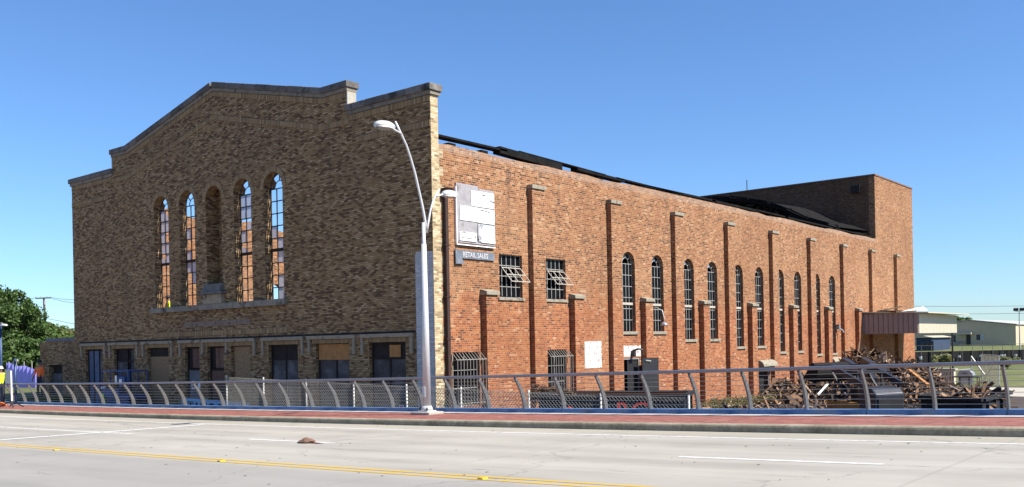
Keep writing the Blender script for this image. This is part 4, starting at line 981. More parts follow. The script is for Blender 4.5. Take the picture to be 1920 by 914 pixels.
# ------------------------------------------------------------------ rubble
def island_mat():
    m, t = newmat('splintered_debris'); r_ = t.node('ShaderNodeNewGeometry').outputs['Random Per Island']
    k = t.ramp(r_, [(0, (.0175, .0116, .0086)), (.22, (.0394, .0248, .0166)), (.45, (.0878, .0510, .0291)), (.66, (.1667, .0911, .0464)), (.82, (.2633, .1529, .0834)), (.93, (.3686, .2402, .1482)), (1, (.5265, .4077, .3087))])
    k = t.mix(t.m('MULTIPLY', t.noise(t.pos(), 8, 3), .4), k, (.0263, .0175, .0123)); t.done(k, .9); return m
M_DEB = island_mat()
def heap(name, label, hf, sample, count, seed, lmax=1.6, cat='debris'):
    rr = random.Random(seed); b = MB()
    for k in range(count):
        x, y = sample(rr); h = hf(x, y)
        if h < 0: continue
        q = rr.random()
        if q < .62: l, w, t = rr.uniform(.3, lmax), rr.uniform(.05, .15), rr.uniform(.02, .05)
        elif q < .8: l, w, t = rr.uniform(.2, .6), rr.uniform(.2, .5), rr.uniform(.01, .04)
        elif q > .955: l, w, t = rr.uniform(.5, 1.1), rr.uniform(.35, .75), .012
        else: l, w, t = rr.uniform(.15, .3), rr.uniform(.1, .2), rr.uniform(.07, .15)
        a = rr.uniform(0, 6.3); tilt = rr.gauss(0, .45)
        d = Vector((math.cos(a) * math.cos(tilt), math.sin(a) * math.cos(tilt), math.sin(tilt)))
        p = Vector((x, y, h + rr.uniform(-.12, .07)))
        lowz = p.z - abs(d.z) * l / 2
        if lowz < .03: p.z += .03 - lowz
        b.beam(p - d * l / 2, p + d * l / 2, w, t, (rr.gauss(0, .5), rr.gauss(0, .5), 1), rr.uniform(.6, 1))
    o = b.build(name, M_DEB, fix=False); stuff(o, label, cat); return o
def mound(cx, cy, rx, ry, hh, p=1.3, nz=.25):
    def f(x, y):
        q = math.hypot((x - cx) / rx, (y - cy) / ry)
        if q > 1: return -1
        return hh * (1 - q ** p) * (1 + nz * math.sin(x * 2.3 + y * 1.1) * math.cos(y * 1.9 - x))
    return f
def disc(cx, cy, rx, ry):
    def f(rr):
        a, q = rr.uniform(0, 6.283), math.sqrt(rr.random()); return cx + rx * q * math.cos(a), cy + ry * q * math.sin(a)
    return f
def hill(name, f, cx, cy, rx, ry, mat, k=.93):
    b = MB(); n, m = 26, 9
    for j in range(m + 1):
        for i in range(n):
            a = 2 * math.pi * i / n; q = j / m * .995; x, y = cx + rx * q * math.cos(a), cy + ry * q * math.sin(a); b.v.append(Vector((x, y, max(.005, f(x, y) * k - .06) if j < m else .004)))
    for j in range(m):
        for i in range(n): b.f.append([j * n + i, (j + 1) * n + i, (j + 1) * n + (i + 1) % n, j * n + (i + 1) % n])
    return b.build(name, mat, fix=False)
M_SOIL = plain('dark_rubble_soil', (.045, .034, .027), .95, var=.5, scale=4, bump=.03)
f1 = mound(-17.4, 50.6, 3.4, 6.6, 2.15); o = hill('rubble_core', f1, -17.4, 50.6, 3.4, 6.6, M_SOIL); stuff(o, 'dark heart of the big rubble heap against the red wall', 'debris')
heap('rubble_heap', 'tall heap of splintered boards and rubble against the far red wall', f1, disc(-17.2, 50.3, 3.3, 6.4), 2600, 1)
f2 = mound(-15.2, 50.0, 2.5, 4.6, 1.75); o = hill('rubble_core', f2, -15.2, 50.0, 2.5, 4.6, M_SOIL); stuff(o, 'dark heart of the lower scrap wood heap beside the big one', 'debris')
heap('scrap_wood_heap', 'lower heap of tangled scrap wood between the big heap and the right container', f2, disc(-15.2, 49.8, 2.4, 4.5), 1500, 2)
f3 = mound(-20.2, 46.6, 1.5, 1.9, 1.0); o = hill('rubble_core', f3, -20.2, 46.6, 1.5, 1.9, M_SOIL); stuff(o, 'dark soil mound spilling from the awning doorway', 'debris')
heap('doorway_rubble', 'small dark rubble spill in front of the middle doorway', f3, disc(-20.1, 46.5, 1.4, 1.8), 420, 3, .5)
flat = lambda x, y: .05
heap('scattered_debris', 'flat scatter of broken boards across the dirt yard', flat, lambda rr: (rr.uniform(-20.8, -9), rr.uniform(31, 46)), 520, 4, 1.0)
dd = (FR2 - FL2); dd.z = 0
f4 = lambda x, y: 1.18 + .22 * math.sin(x * 2 + 1) * math.cos(y * 1.3)
def inside(rr):
    u, v = rr.uniform(.08, .9), rr.uniform(.06, .94); p = FL2 + (FR2 - FL2) * u + (BR2 - FR2) * v; return p.x, p.y
heap('container_scrap', 'broken boards and scrap heaped inside the right container', f4, inside, 500, 5, 1.3)
b = MB(); b.quad([FL2.lerp(FR2, .06) * 1, FR2.lerp(FL2, .06), BR2.lerp(FL2, .06), (FL2 + BR2 - FR2).lerp(FR2, .06)])
for v in b.v: v.z = 1.08
stuff(b.build('container_fill', M_SOIL, fix=False), 'dark fine rubble filling the right container', 'debris')
for k, (a, c, w, mt, lb) in enumerate((
    (atD(1705, 694, 46), atD(1740, 722, 44), .14, M_PLYOR, 'long orange-brown plank sloping down the scrap wood heap'),
    (atD(1533, 741, 42), atD(1552, 720, 42.5), .09, M_WHITE, 'white pole leaning on the left side of the rubble heap'),
    (atD(1778, 727, 42), atD(1826, 731, 40), .16, M_CCREAM, 'long pale board lying behind the right container'),
    (atZ(1812, 735, 1.35), atZ(1846, 729, 1.5), .12, M_WOOD, 'grey timber sticking out of the right container'))):
    tag(MB().beam(a, c, w, w * .5).build('loose_plank', mt), lb, 'plank')
# brown plates on the yard
b = MB(); p = atZ(1500, 751, .05); b.beam((p.x - 1.3, p.y, .06), (p.x + 1.6, p.y + .5, .09), 1.8, .03); tag(b.build('steel_plate', M_RUST), 'flat brown steel plate lying on the dirt yard', 'plate')
# ------------------------------------------------------------------ skid loader
rear, front = atD(1652, 740, 31.5), atD(1556, 740, 34.0)
hd = math.atan2(front.y - rear.y, front.x - rear.x)
lc = (rear.lerp(front, .45)); ld = empty('skid_loader', (lc.x, lc.y, 0), 'dark compact skid loader with raised arms parked before the rubble heap', 'loader')
LM = Matrix.Translation((lc.x, lc.y, 0)) @ Matrix.Rotation(hd, 4, 'Z')
def lpart(b, name, mat, par=ld, **k): b.xf(LM); return b.build(name, mat, par, **k)
lpart(MB().box((-1.0, -.55, .35), (.95, .55, 1.0)), 'chassis', M_MUST, bevel=.04)
lpart(MB().prism([(-1.62, .5), (-.85, .45), (-.75, 1.5), (-1.0, 1.58), (-1.42, 1.52), (-1.62, 1.32)], 'y', -.6, .6), 'engine_hood', M_HOODB, bevel=.06)
lpart(MB().box((-1.66, -.5, .55), (-1.625, .5, 1.2)), 'rear_grille', M_DBLACK)
b = MB()
for sx, sy in ((-.7, -.5), (-.7, .5), (.55, -.5), (.55, .5)): b.beam((sx, sy, 1.0), (sx * .9, sy, 2.0), .07, .07)
b.box((-.72, -.55, 2.0), (.6, .55, 2.07)); lpart(b, 'cab_frame', M_DBLACK)
lpart(MB().box((-.45, -.3, 1.0), (.0, .3, 1.5)), 'seat', M_DARK, bevel=.05)
for sy in (-.78, .78):
    b = MB(); b.beam((-1.25, sy, 1.62), (.3, sy, 2.2), .10, .2); b.beam((.3, sy, 2.2), (1.4, sy, 2.15), .10, .18); lpart(b, 'lift_arm', M_HOODB)
    b = MB(); b.beam((-.5, sy * .95, 1.05), (.35, sy * .95, 2.0), .07, .07); lpart(b, 'cylinder', M_DBLACK)
    for sx in (-.72, .62):
        w = lpart(MB().tube([(sx, sy * .95 - .13, .38), (sx, sy * .95 + .13, .38)], .38, 20), 'wheel', M_TYRE)
        lpart(MB().tube([(sx, sy * .95 - .135, .38), (sx, sy * .95 + .135, .38)], .19, 14), 'rim', M_MUST, w)
n = 8; pr = [(1.55 + .42 * math.cos(a), 2.0 + .34 * math.sin(a)) for a in [R(100 + 150 * k / n) for k in range(n + 1)]]
lpart(MB().prism([(1.95, 1.72), (2.0, 1.76)] + pr + [(1.4, 1.64)], 'y', -.75, .75), 'bucket', plain('matt_black_bucket', (.012, .011, .011), .95))
# leaning steel beams behind it
for k, (p0, p1, q0, q1) in enumerate(((1582, 677, 1640, 714), (1620, 677, 1662, 703))):
    a, c = atD(p0, p1, 46), atD(q0, q1, 43); tag(MB().beam(a, c, .28, .34).build('steel_channel', M_HOODB), ('longer dark steel channel leaning on the rubble heap', 'shorter dark steel channel leaning on the rubble heap')[k], 'beam', 'steel channels on the heap')
# ------------------------------------------------------------------ right background
w = MB().box((-17.4, 61.6, 0), (-15.85, 62.0, 1.12)); dk = empty('dock_wall', (-16.6, 61.8, 0), 'low cream concrete dock wall under the loading canopy', 'wall'); w.build('wall', M_CCREAM, dk)
MB().box((-17.5, 61.5, 1.122), (-15.75, 62.1, 1.2)).build('cap', M_CONC, dk)
MB().beam((-16.9, 61.55, 1.0), (-16.9, 61.5, .62), .25, .12).build('rubber_bumper', M_TYRE, dk)
gl = empty('barbecue_grill', (-14.9, 60.4, 0), 'silver lidded barbecue grill on a black stand near the fence gate', 'grill')
b = MB(); b.box((-15.7, 60.1, .72), (-14.1, 60.7, .78)); b.build('shelf', M_DBLACK, gl)
for x in (-15.65, -15.15, -14.65, -14.2):
    for y in (60.15, 60.65): MB().beam((x, y, 0), (x, y, .72), .04, .04).build('leg', M_DBLACK, gl)
MB().prism([(-15.3, .785), (-14.4, .785), (-14.45, 1.0), (-14.6, 1.16), (-15.1, 1.16), (-15.25, 1.0)], 'y', 60.12, 60.68).build('lid', M_STEELB, gl, bevel=.02)
MB().tube([(-15.0, 60.07, .95), (-14.7, 60.07, .95)], .02, 6).build('lid_handle', M_DBLACK, gl); MB().box((-15.25, 60.2, .3), (-14.5, 60.6, .71)).build('cabinet', M_STEELB, gl)
def gate(name, label, P, Q_, h, pitch, mid=2, brace=True):
    P, Q_ = Vector((P.x, P.y, 0)), Vector((Q_.x, Q_.y, 0)); g_ = empty(name, (P + Q_) / 2, label, 'gate'); Z = Vector((0, 0, h)); z0 = Vector((0, 0, .06))
    b = MB(); b.tube([P, P + Z], .03, 8); b.tube([Q_, Q_ + Z], .03, 8); b.tube([P + Z, Q_ + Z], .025, 8); b.tube([P + z0, Q_ + z0], .025, 8)
    for k in range(1, mid): p = P.lerp(Q_, k / mid); b.tube([p + z0, p + Z], .02, 8)
    if brace: b.tube([P + z0, Q_ + Z], .015, 6)
    b.build('frame', M_GALV, g_)
    b = MB(); chain(b, P, Q_, .06, lambda s_: h, pitch, .003); b.build('wire_mesh', M_WIRE, g_, fix=False)
    return g_
gate('chain_link_gate', 'open chain-link gate leaf standing at an angle on the apron', atZ(1841, 720, 0), atZ(1874, 727, 0), 1.95, .10)
pA, pB = atZ(1788, 727, 0), atZ(1822, 722, 0)
b = MB(); b.tube([(pB.x, pB.y, 0), (pB.x, pB.y, 1.9)], .04, 8); b.beam((pB.x, pB.y, 1.85), (pB.x + .9, pB.y - .6, .7), .07, .07); b.tube([(pA.x, pA.y, 0), (pA.x, pA.y, 1.1)], .03, 8); b.tube([(pA.x, pA.y, 1.05), (pB.x, pB.y, 1.05)], .02, 6)
tag(b.build('gate_post_frame', M_GALV), 'leaning braced gate post left of the open gate leaf', 'post')
# black windscreen fence
sA, sB = atD(1690, 672, 108), atD(2250, 668, 112)
sf = empty('windscreen_fence', (sA + sB) / 2 * 1, 'far low chain fence with black windscreen across the lawn', 'fence'); sf.location.z = 0
b = MB(); nq = 60
for k in range(nq):
    p, q = sA.lerp(sB, k / nq), sA.lerp(sB, (k + 1) / nq); o1, o2 = [.12 * math.sin(j * 1.7) for j in (k, k + 1)]
    b.quad([(p.x, p.y + o1, .02), (q.x, q.y + o2, .02), (q.x, q.y + o2, 1.45), (p.x, p.y + o1, 1.45)])
b.build('windscreen', M_SILT, sf, fix=False)
for k in range(0, 31):
    p = sA.lerp(sB, k / 30); MB().tube([(p.x, p.y - .2, 0), (p.x, p.y - .2, 2.2)], .03, 6).build('fence_post', M_POST, sf)
MB().tube([(sA.x, sA.y - .2, 2.15), (sB.x, sB.y - .2, 2.15)], .018, 5).build('top_rail', M_DSTEEL, sf)
rr = random.Random(6)
for k in range(16):
    p = sA.lerp(sB, rr.random() * .7); MB().box((p.x - .12, p.y - .4, .55 + .2 * rr.random()), (p.x + .12, p.y - .3, .95)).build('tie_patch', M_WHITE, sf)
# far metal building
cr = atD(1905, 640, 200); Wd = 24.; gz = .9; e_, pk = 5.35, 6.5
bb = empty('metal_warehouse', (cr.x - Wd / 2, cr.y, gz), 'beige metal warehouse with low gable beyond the lawn', 'building')
y0 = cr.y; x1 = cr.x; x0 = x1 - Wd
MB().prism([(x0, gz - .5), (x1, gz - .5), (x1, e_), (x0 + Wd * .62, pk), (x0, e_ - .2)], 'y', y0, y0 + 60).build('wall', M_BEIGE, bb)
b = MB()
for (xa_, za_), (xb_, zb2) in (((x1 + .3, e_), (x0 + Wd * .62, pk + .06)), ((x0 + Wd * .62, pk + .06), (x0 - .3, e_ - .2))): b.beam((xa_, y0 + 30, za_ + .1), (xb_, y0 + 30, zb2 + .1), 60.6, .16)
b.build('roof', M_BROOF, bb)
def fr(px): return atY(px, 640, y0).x
wn_ = MB().box((fr(1831), y0 - .05, gz + 1.3), (fr(1845), y0 - .005, gz + 2.5)).build('window', M_GLASSD, bb); MB().box((fr(1838.5), y0 - .07, gz + 1.25), (fr(1845.5), y0 - .052, gz + 2.55)).build('shutter', M_BROOF, wn_)
MB().box((fr(1786), y0 - .05, gz + 1.0), (fr(1792), y0 - .005, gz + 2.5)).build('window', M_GLASSD, bb)
MB().box((fr(1812), y0 - .05, gz), (fr(1820), y0 - .005, gz + 2.5)).build('door', M_DBLACK, bb)
MB().box((fr(1798), y0 - 1.5, gz + 2.6), (fr(1824), y0 - .01, gz + 3.0)).build('porch_roof', M_CCREAM, bb)
b = MB()
for k in range(12): b.beam((fr(1790 + k * 3), y0 - 1.4, gz - .4), (fr(1790 + k * 3), y0 - 1.4, gz + 1.0), .05, .05)
b.beam((fr(1790), y0 - 1.4, gz + 1.0), (fr(1824), y0 - 1.4, gz + 1.0), .06, .06); b.build('porch_rail', M_DBLACK, bb)
q = atD(1718, 640, 170); q2 = atD(1776, 640, 176); sh = empty('shaded_bay', ((q.x + q2.x) / 2, q.y, .5), 'open bay of the beige warehouse under the canopy, its shade painted dark blue', 'building')
MB().box((q.x, q.y, .2), (q2.x, q.y + 12, 3.0)).build('wall', plain('bay_shade_blue', (.035, .06, .12), .8), sh)  # dark blue wall colour stands in for the shade inside the open bay
MB().prism([(q.x - .4, 3.0), (q2.x + .4, 3.0), ((q.x + q2.x) / 2, 3.35)], 'y', q.y - .3, q.y + 12.3).build('roof', M_BEIGE, sh)
for k in (.3, .62, .86): xx = q.x + (q2.x - q.x) * k; MB().box((xx, q.y - .05, .6), (xx + .7, q.y - .004, 2.4)).build('door', M_GLASSD, sh)
mp = atD(1912, 640, 150); ms = empty('floodlight_mast', (mp.x, mp.y, .4), 'slim floodlight mast at the right edge in front of the warehouse', 'mast')
mt_ = atD(1912, 584, 150).z; MB().tube([(mp.x, mp.y, .2), (mp.x, mp.y, mt_)], [.12, .07], 8).build('pole', M_GALV, ms)
MB().beam((mp.x - .6, mp.y, mt_), (mp.x + .6, mp.y, mt_), .07, .07).build('crossbar', M_GALV, ms)
for dx in (-.62, -.25, .25, .62): MB().prism([(mp.y - .25, mt_ + .05), (mp.y + .1, mt_ + .15), (mp.y + .05, mt_ + .55), (mp.y - .3, mt_ + .4)], 'x', mp.x + dx - .16, mp.x + dx + .16).build('floodlight', M_DBLACK, ms)
for k, py in enumerate((574, 588)):
    pts = [atD(1500 + 60 * j, py - 3 + 6 * ((j - 5) / 5) ** 2 * -1 + 4, 240) for j in range(12)]
    tag(MB().tube(pts, .045, 4).build('power_line', M_DBLACK), ('upper thin power line over the far warehouse', 'lower thin power line over the far warehouse')[k], 'cable')

# ------------------------------------------------------------------ left side: bank, scrim, poles
struct(MB().quad([(-400, 18.9 + 4, 1.05), (-47.5, 19.2, 1.05), (-47.5, 60, 1.05), (-400, 400, 1.05)]).quad([(-400, 22.9, -.2), (-47.5, 19.2, -.2), (-47.5, 19.2, 1.05), (-400, 22.9, 1.05)]).quad([(-47.5, 19.2, -.2), (-47.5, 60, -.2), (-47.5, 60, 1.05), (-47.5, 19.2, 1.05)]).build('bank', lawn_mat(), fix=False))
GB = 1.05
A, C = atD(12, 690, 62), atD(70, 690, 60)
sc = empty('purple_scrim_fence', ((A.x + C.x) / 2, (A.y + C.y) / 2, GB), 'violet fabric scrim stretched on a fence left of the annex', 'fence')
b = MB(); n = 40; zt_ = atD(40, 681, 61).z
for k in range(n):
    p, q = A.lerp(C, k / n), A.lerp(C, (k + 1) / n); o1, o2 = .06 * math.sin(k * 1.3), .06 * math.sin((k + 1) * 1.3); d1, d2_ = .05 * math.sin(k * .32), .05 * math.sin((k + 1) * .32)
    b.quad([(p.x, p.y + o1, GB), (q.x, q.y + o2, GB), (q.x, q.y + o2, zt_ + d2_ - .01 * k), (p.x, p.y + o1, zt_ + d1 - .01 * k)])
b.build('scrim', M_PURPLE, sc, fix=False, smooth=True)
for k in range(5): p = A.lerp(C, k / 4); MB().tube([(p.x, p.y + .16, GB), (p.x, p.y + .16, zt_ + .1)], .03, 6).build('post', M_GALV, sc)
def bluepole(px, ytop, lat, lab, arm):
    p = atY(px, 740, LY(lat, -46)); X = p.x; Y = LY(lat, X); z0 = deck(X); zt2 = atY(px, ytop, Y).z
    o = empty('blue_post', (X, Y, z0), lab, 'post'); MB().tube([(X, Y, z0), (X, Y, zt2)], .06, 12).build('shaft', M_BPOLE, o, smooth=True)
    MB().box((X - .12, Y - .12, z0), (X + .12, Y + .12, z0 + .03)).build('base_plate', M_BPOLE, o)
    if arm == 1: MB().box((X - .05, Y - .03, zt2 - .12), (X + .28, Y + .03, zt2 - .02)).build('bracket', M_GALV, o)
    else:
        MB().tube([(X, Y, zt2), (X + .1, Y, zt2 + .15), (X + .3, Y, zt2 + .1)], .03, 8).build('bracket', M_GALV, o); dome((X + .42, Y, zt2 + .02), (1, 0, 0), .25, .14, .08, 'lamp_head', o, M_LAMP)
bluepole(30, 673, 18.05, 'blue steel post with short bracket at the left end of railing', 1)
bluepole(3, 612, 18.05, 'tall blue post with small lamp at the left picture edge', 2)
up_ = atD(88, 660, 115); ut = atD(85, 558, 115).z
u = empty('utility_pole', (up_.x, up_.y, 0), 'leaning wooden utility pole with crossarm behind the trees', 'utility pole')
dv = Vector((math.cos(YAW), math.sin(YAW), 0))
tp = Vector((up_.x, up_.y, ut)) - dv * .25
MB().tube([(up_.x + .1, up_.y, 0), tp], [.17, .12], 10).build('pole', M_POLEW, u)
MB().beam(tp - dv * 1.0 + Vector((0, 0, -.1)), tp + dv * .85 + Vector((0, 0, -.06)), .12, .14).build('crossarm', M_POLEW, u)
for k in (-.95, -.4, .4, .8): MB().tube([tp + dv * k + Vector((0, 0, -.03)), tp + dv * k + Vector((0, 0, .16))], .05, 6).build('insulator', M_GALV, u)
MB().tube([tp + dv * .12 + Vector((0, 0, -.9)), tp + dv * .12 + Vector((0, 0, -.35))], .16, 10).build('transformer', M_GALV, u)
for k, (a, pts) in enumerate((((-.95), [(-60, 590), (20, 578)]), ((.8), [(115, 561), (300, 575)]), ((.4), [(120, 566), (300, 584)]), (None, [(90, 598), (140, 608), (300, 640)]))):
    P = [tp + dv * a] if a is not None else []
    P += [atD(px, py, 116) for px, py in pts]
    tag(MB().tube(P, .022, 4).build('power_line', M_DBLACK), ('power line running left from the utility pole', 'upper power line running right from the utility pole', 'middle power line running right from the utility pole', 'lowest power line from the utility pole toward the hall')[k], 'cable')
# ------------------------------------------------------------------ trees
def leaf_mat(name, c):
    m, t = newmat(name); r_ = t.node('ShaderNodeNewGeometry').outputs['Random Per Island']
    k = t.ramp(r_, [(0, tuple(x * .55 for x in c)), (.5, c), (1, tuple(x * 1.6 for x in c))])
    n, l = t.n, t.l; t.done(k, .6)
    tl = t.node('ShaderNodeBsdfTranslucent'); l.new(k, tl.inputs[0]); mx = t.node('ShaderNodeMixShader'); mx.inputs[0].default_value = .28
    l.new(t.b.outputs[0], mx.inputs[1]); l.new(tl.outputs[0], mx.inputs[2]); l.new(mx.outputs[0], n['Material Output'].inputs[0]); return m
M_LEAF = [leaf_mat('deep_green_leaf', (.0540, .0972, .0216)), leaf_mat('mid_green_leaf', (.0864, .1332, .0288)), leaf_mat('dry_olive_leaf', (.1440, .1512, .0504)), leaf_mat('pale_scrub_leaf', (.2448, .2448, .1080))]
M_BARK = plain('bark', (.09, .07, .055), .95, var=.4, scale=6)
def leaves(name, centers, per, size, mat, par, seed):
    r_ = np.random.default_rng(seed); V_ = []; 
    for c, rad in centers:
        d = r_.normal(size=(per, 3)); d /= np.linalg.norm(d, axis=1)[:, None]; q = rad * r_.random((per, 1)) ** .45
        P = np.array(c) + d * q * np.array([1, 1, .8])
        a = r_.normal(size=(per, 3)); a /= np.linalg.norm(a, axis=1)[:, None]; b_ = np.cross(a, r_.normal(size=(per, 3))); b_ /= np.linalg.norm(b_, axis=1)[:, None]
        s_ = size * r_.uniform(.6, 1.3, (per, 1)); V_.append(np.stack([P - a * s_, P - b_ * s_ * .5, P + a * s_, P + b_ * s_ * .5], 1).reshape(-1, 3))
    V_ = np.concatenate(V_) - np.array(parent_world(par) if par else (0, 0, 0)); n = len(V_) // 4
    me = bpy.data.meshes.new(name); me.vertices.add(len(V_)); me.vertices.foreach_set('co', V_.astype(np.float32).ravel())
    me.loops.add(n * 4); me.loops.foreach_set('vertex_index', np.arange(n * 4, dtype=np.int32)); me.polygons.add(n); me.polygons.foreach_set('loop_start', np.arange(0, n * 4, 4, dtype=np.int32))
    me.update(calc_edges=True); me.validate(); me.materials.append(mat)
    o = bpy.data.objects.new(name, me); col.objects.link(o); o.parent = par; return o
def tree(loc, h, r, seed, label, mi, z0=GB, per=230, size=.17, name='tree', grp='trees left of the hall'):
    rr = random.Random(seed); x, y = loc; t = empty(name, (x, y, z0), label, 'tree', grp)
    b = MB(); b.tube([(x, y, z0 - .1), (x + .1, y, z0 + h * .25), (x, y + .1, z0 + h * .5), (x, y, z0 + h * .85)], [.03 * h, .024 * h, .016 * h, .004 * h], 8); cs = []
    for k in range(int(26 + r * 6)):
        a, e = rr.uniform(0, 6.28), rr.uniform(-.55, 1.); q = r * math.sqrt(max(.05, 1 - e * e * .85)) * rr.uniform(.35, 1.0)
        c = (x + q * math.cos(a), y + q * math.sin(a), z0 + h * .56 + e * h * .40); cs.append((c, rr.uniform(.16, .33) * r))
        if k % 3 == 0: b.tube([(x, y, z0 + h * rr.uniform(.2, .5)), ((x + c[0]) / 2, (y + c[1]) / 2, (c[2] + z0 + h * .4) / 2), c], [.012 * h, .008 * h, .003 * h], 5)
    b.build('trunk', M_BARK, t, smooth=True, fix=False); leaves('crown', cs, per, size, M_LEAF[mi], t, seed); return t
TR = [(2, 533, 84, 3.6, 0, 'tallest dark green tree at the left picture edge'), (34, 563, 80, 3.0, 0, 'second tall tree just right of the left edge tree'), (60, 600, 86, 2.8, 1, 'mid-height green tree left of the utility pole'),
      (84, 604, 92, 2.6, 1, 'round green tree in front of the utility pole'), (108, 614, 95, 2.5, 2, 'paler olive tree right of the utility pole'), (130, 612, 120, 2.8, 1, 'small far tree peeping beside the hall corner'),
      (12, 640, 72, 2.4, 1, 'low leafy bush-like tree behind the violet scrim, leftmost'), (48, 636, 70, 2.5, 0, 'low dark tree behind the violet scrim, middle'), (76, 634, 74, 2.2, 0, 'low dark tree beside the annex wall'), (98, 628, 84, 2.4, 1, 'green tree rising behind the annex roof')]
for k, (px, py, D_, r_, mi, lb) in enumerate(TR):
    g_ = atD(px, 660, D_); tz = atD(px, py, D_).z; tree((g_.x, g_.y), (tz - GB) * .94, r_, 40 + k, lb, mi)
for k, (px, py, D_, r_) in enumerate(((1747, 606, 330, 5), (1806, 594, 330, 4.5), (1781, 604, 340, 4))):
    g_ = atD(px, 640, D_); tz = atD(px, py, D_).z; tree((g_.x, g_.y), tz, r_, 70 + k, ('far tree behind the dark bay', 'far tree just above the warehouse left roof', 'far tree between dark bay and warehouse')[k], 1, 0, 90, .5, grp='far trees on the right')
bs = atZ(1773, 682, .01)
def bush(p, r, seed, label, mat, per=160, size=.06, n=14, name='bush', cat='bush'):
    rr = random.Random(seed); cs = []
    for k in range(n): a = rr.uniform(0, 6.3); q = r * rr.random(); cs.append(((p[0] + q * math.cos(a), p[1] + q * math.sin(a), p[2] + r * .35 + rr.random() * r * .6), r * .35))
    t = empty(name, p, label, cat); leaves('foliage', cs, per, size, mat, t, seed)
    b = MB(); 
    for c, q in cs[:6]: b.tube([(p[0], p[1], p[2]), c], [.02, .008], 4)
    b.build('stem', M_BARK, t, fix=False); return t
bq = atD(1773, 682, 106); bush((bq.x, bq.y - 1.5, 0), 1.05, 5, 'round pale bush in front of the black windscreen', M_LEAF[3], 200, .12)
bq = atD(1890, 690, 88); bush((bq.x, bq.y, 0), 1.0, 6, 'dry scrubby bush on the lawn at the right edge', M_LEAF[3], 200, .12)
# weeds along the wall foot and dry vines behind the container
cs = []; rr = random.Random(12)
for k in range(90): y = rr.uniform(38, 46.5); cs.append(((XC + .5 + rr.random() * 1.4, y, .1 + .35 * rr.random()), .22))
o = leaves('wall_foot_weeds', cs, 45, .05, leaf_mat('dry_weed', (.16, .14, .055)), None, 3); stuff(o, 'yellow-green weeds along the foot of the red wall', 'weeds')
cs = []
for k in range(70): f_ = rr.random(); p = FL.lerp(FL + (BR - FR), f_ * .35 - .12); cs.append(((p.x + rr.uniform(-.5, .4), p.y, 1.3 + .45 * rr.random() * (1 - f_)), .22))
o = leaves('dry_vines', cs, 70, .05, leaf_mat('dead_vine', (.12, .075, .045)), None, 4); stuff(o, 'dead brown vines tangled at the near end of the black container', 'vines')
# ------------------------------------------------------------------ blue lift
lx = atY(232, 730, 20.9).x; LYc = 20.95
lf = empty('scissor_lift', (lx, LYc, 0), 'dark blue scissor lift parked below the hall front', 'lift')
def bxp(name, lo, hi, mat, **k): return MB().box((lx + lo[0], LYc + lo[1], lo[2]), (lx + hi[0], LYc + hi[1], hi[2])).build(name, mat, lf, **k)
bxp('chassis', (-1.15, -.45, .25), (1.15, .45, .75), M_LIFT, bevel=.03)
for sx in (-.8, .8):
    for sy in (-.5, .42): MB().tube([(lx + sx, LYc + sy, .22), (lx + sx, LYc + sy + .1, .22)], .22, 16).build('wheel', M_TYRE, lf)
for k in range(3):
    z0, z1_ = .78 + .13 * k, .9 + .13 * k
    for sy in (-.36, .36): MB().beam((lx - 1.0, LYc + sy, z0), (lx + 1.0, LYc + sy, z1_), .05, .08).beam((lx - 1.0, LYc + sy * .8, z1_), (lx + 1.0, LYc + sy * .8, z0), .05, .08).build('scissor_arm', M_LIFT, lf)
bxp('platform', (-1.15, -.45, 1.2), (1.15, .45, 1.34), M_LIFT)
bxp('toe_panel', (-1.15, -.47, 1.34), (.35, -.44, 1.62), M_LIFT); bxp('control_box', (.45, -.52, 1.75), (.95, -.36, 2.15), M_LIFT, bevel=.02); bxp('decal', (.1, -.50, 1.9), (.25, -.472, 2.2), M_WHITE); bxp('decal', (.52, -.535, 1.85), (.75, -.522, 2.05), M_WHITE)
b = MB()
for sx in (-1.13, -.4, .35, 1.13):
    for sy in (-.44, .44): b.beam((lx + sx, LYc + sy, 1.34), (lx + sx, LYc + sy, 2.4), .04, .04)
for z in (1.85, 2.4):
    for sy in (-.44, .44): b.beam((lx - 1.13, LYc + sy, z), (lx + 1.13, LYc + sy, z), .045, .045)
    for sx in (-1.13, 1.13): b.beam((lx + sx, LYc - .44, z), (lx + sx, LYc + .44, z), .045, .045)
b.build('guard_rail', M_LIFT, lf)
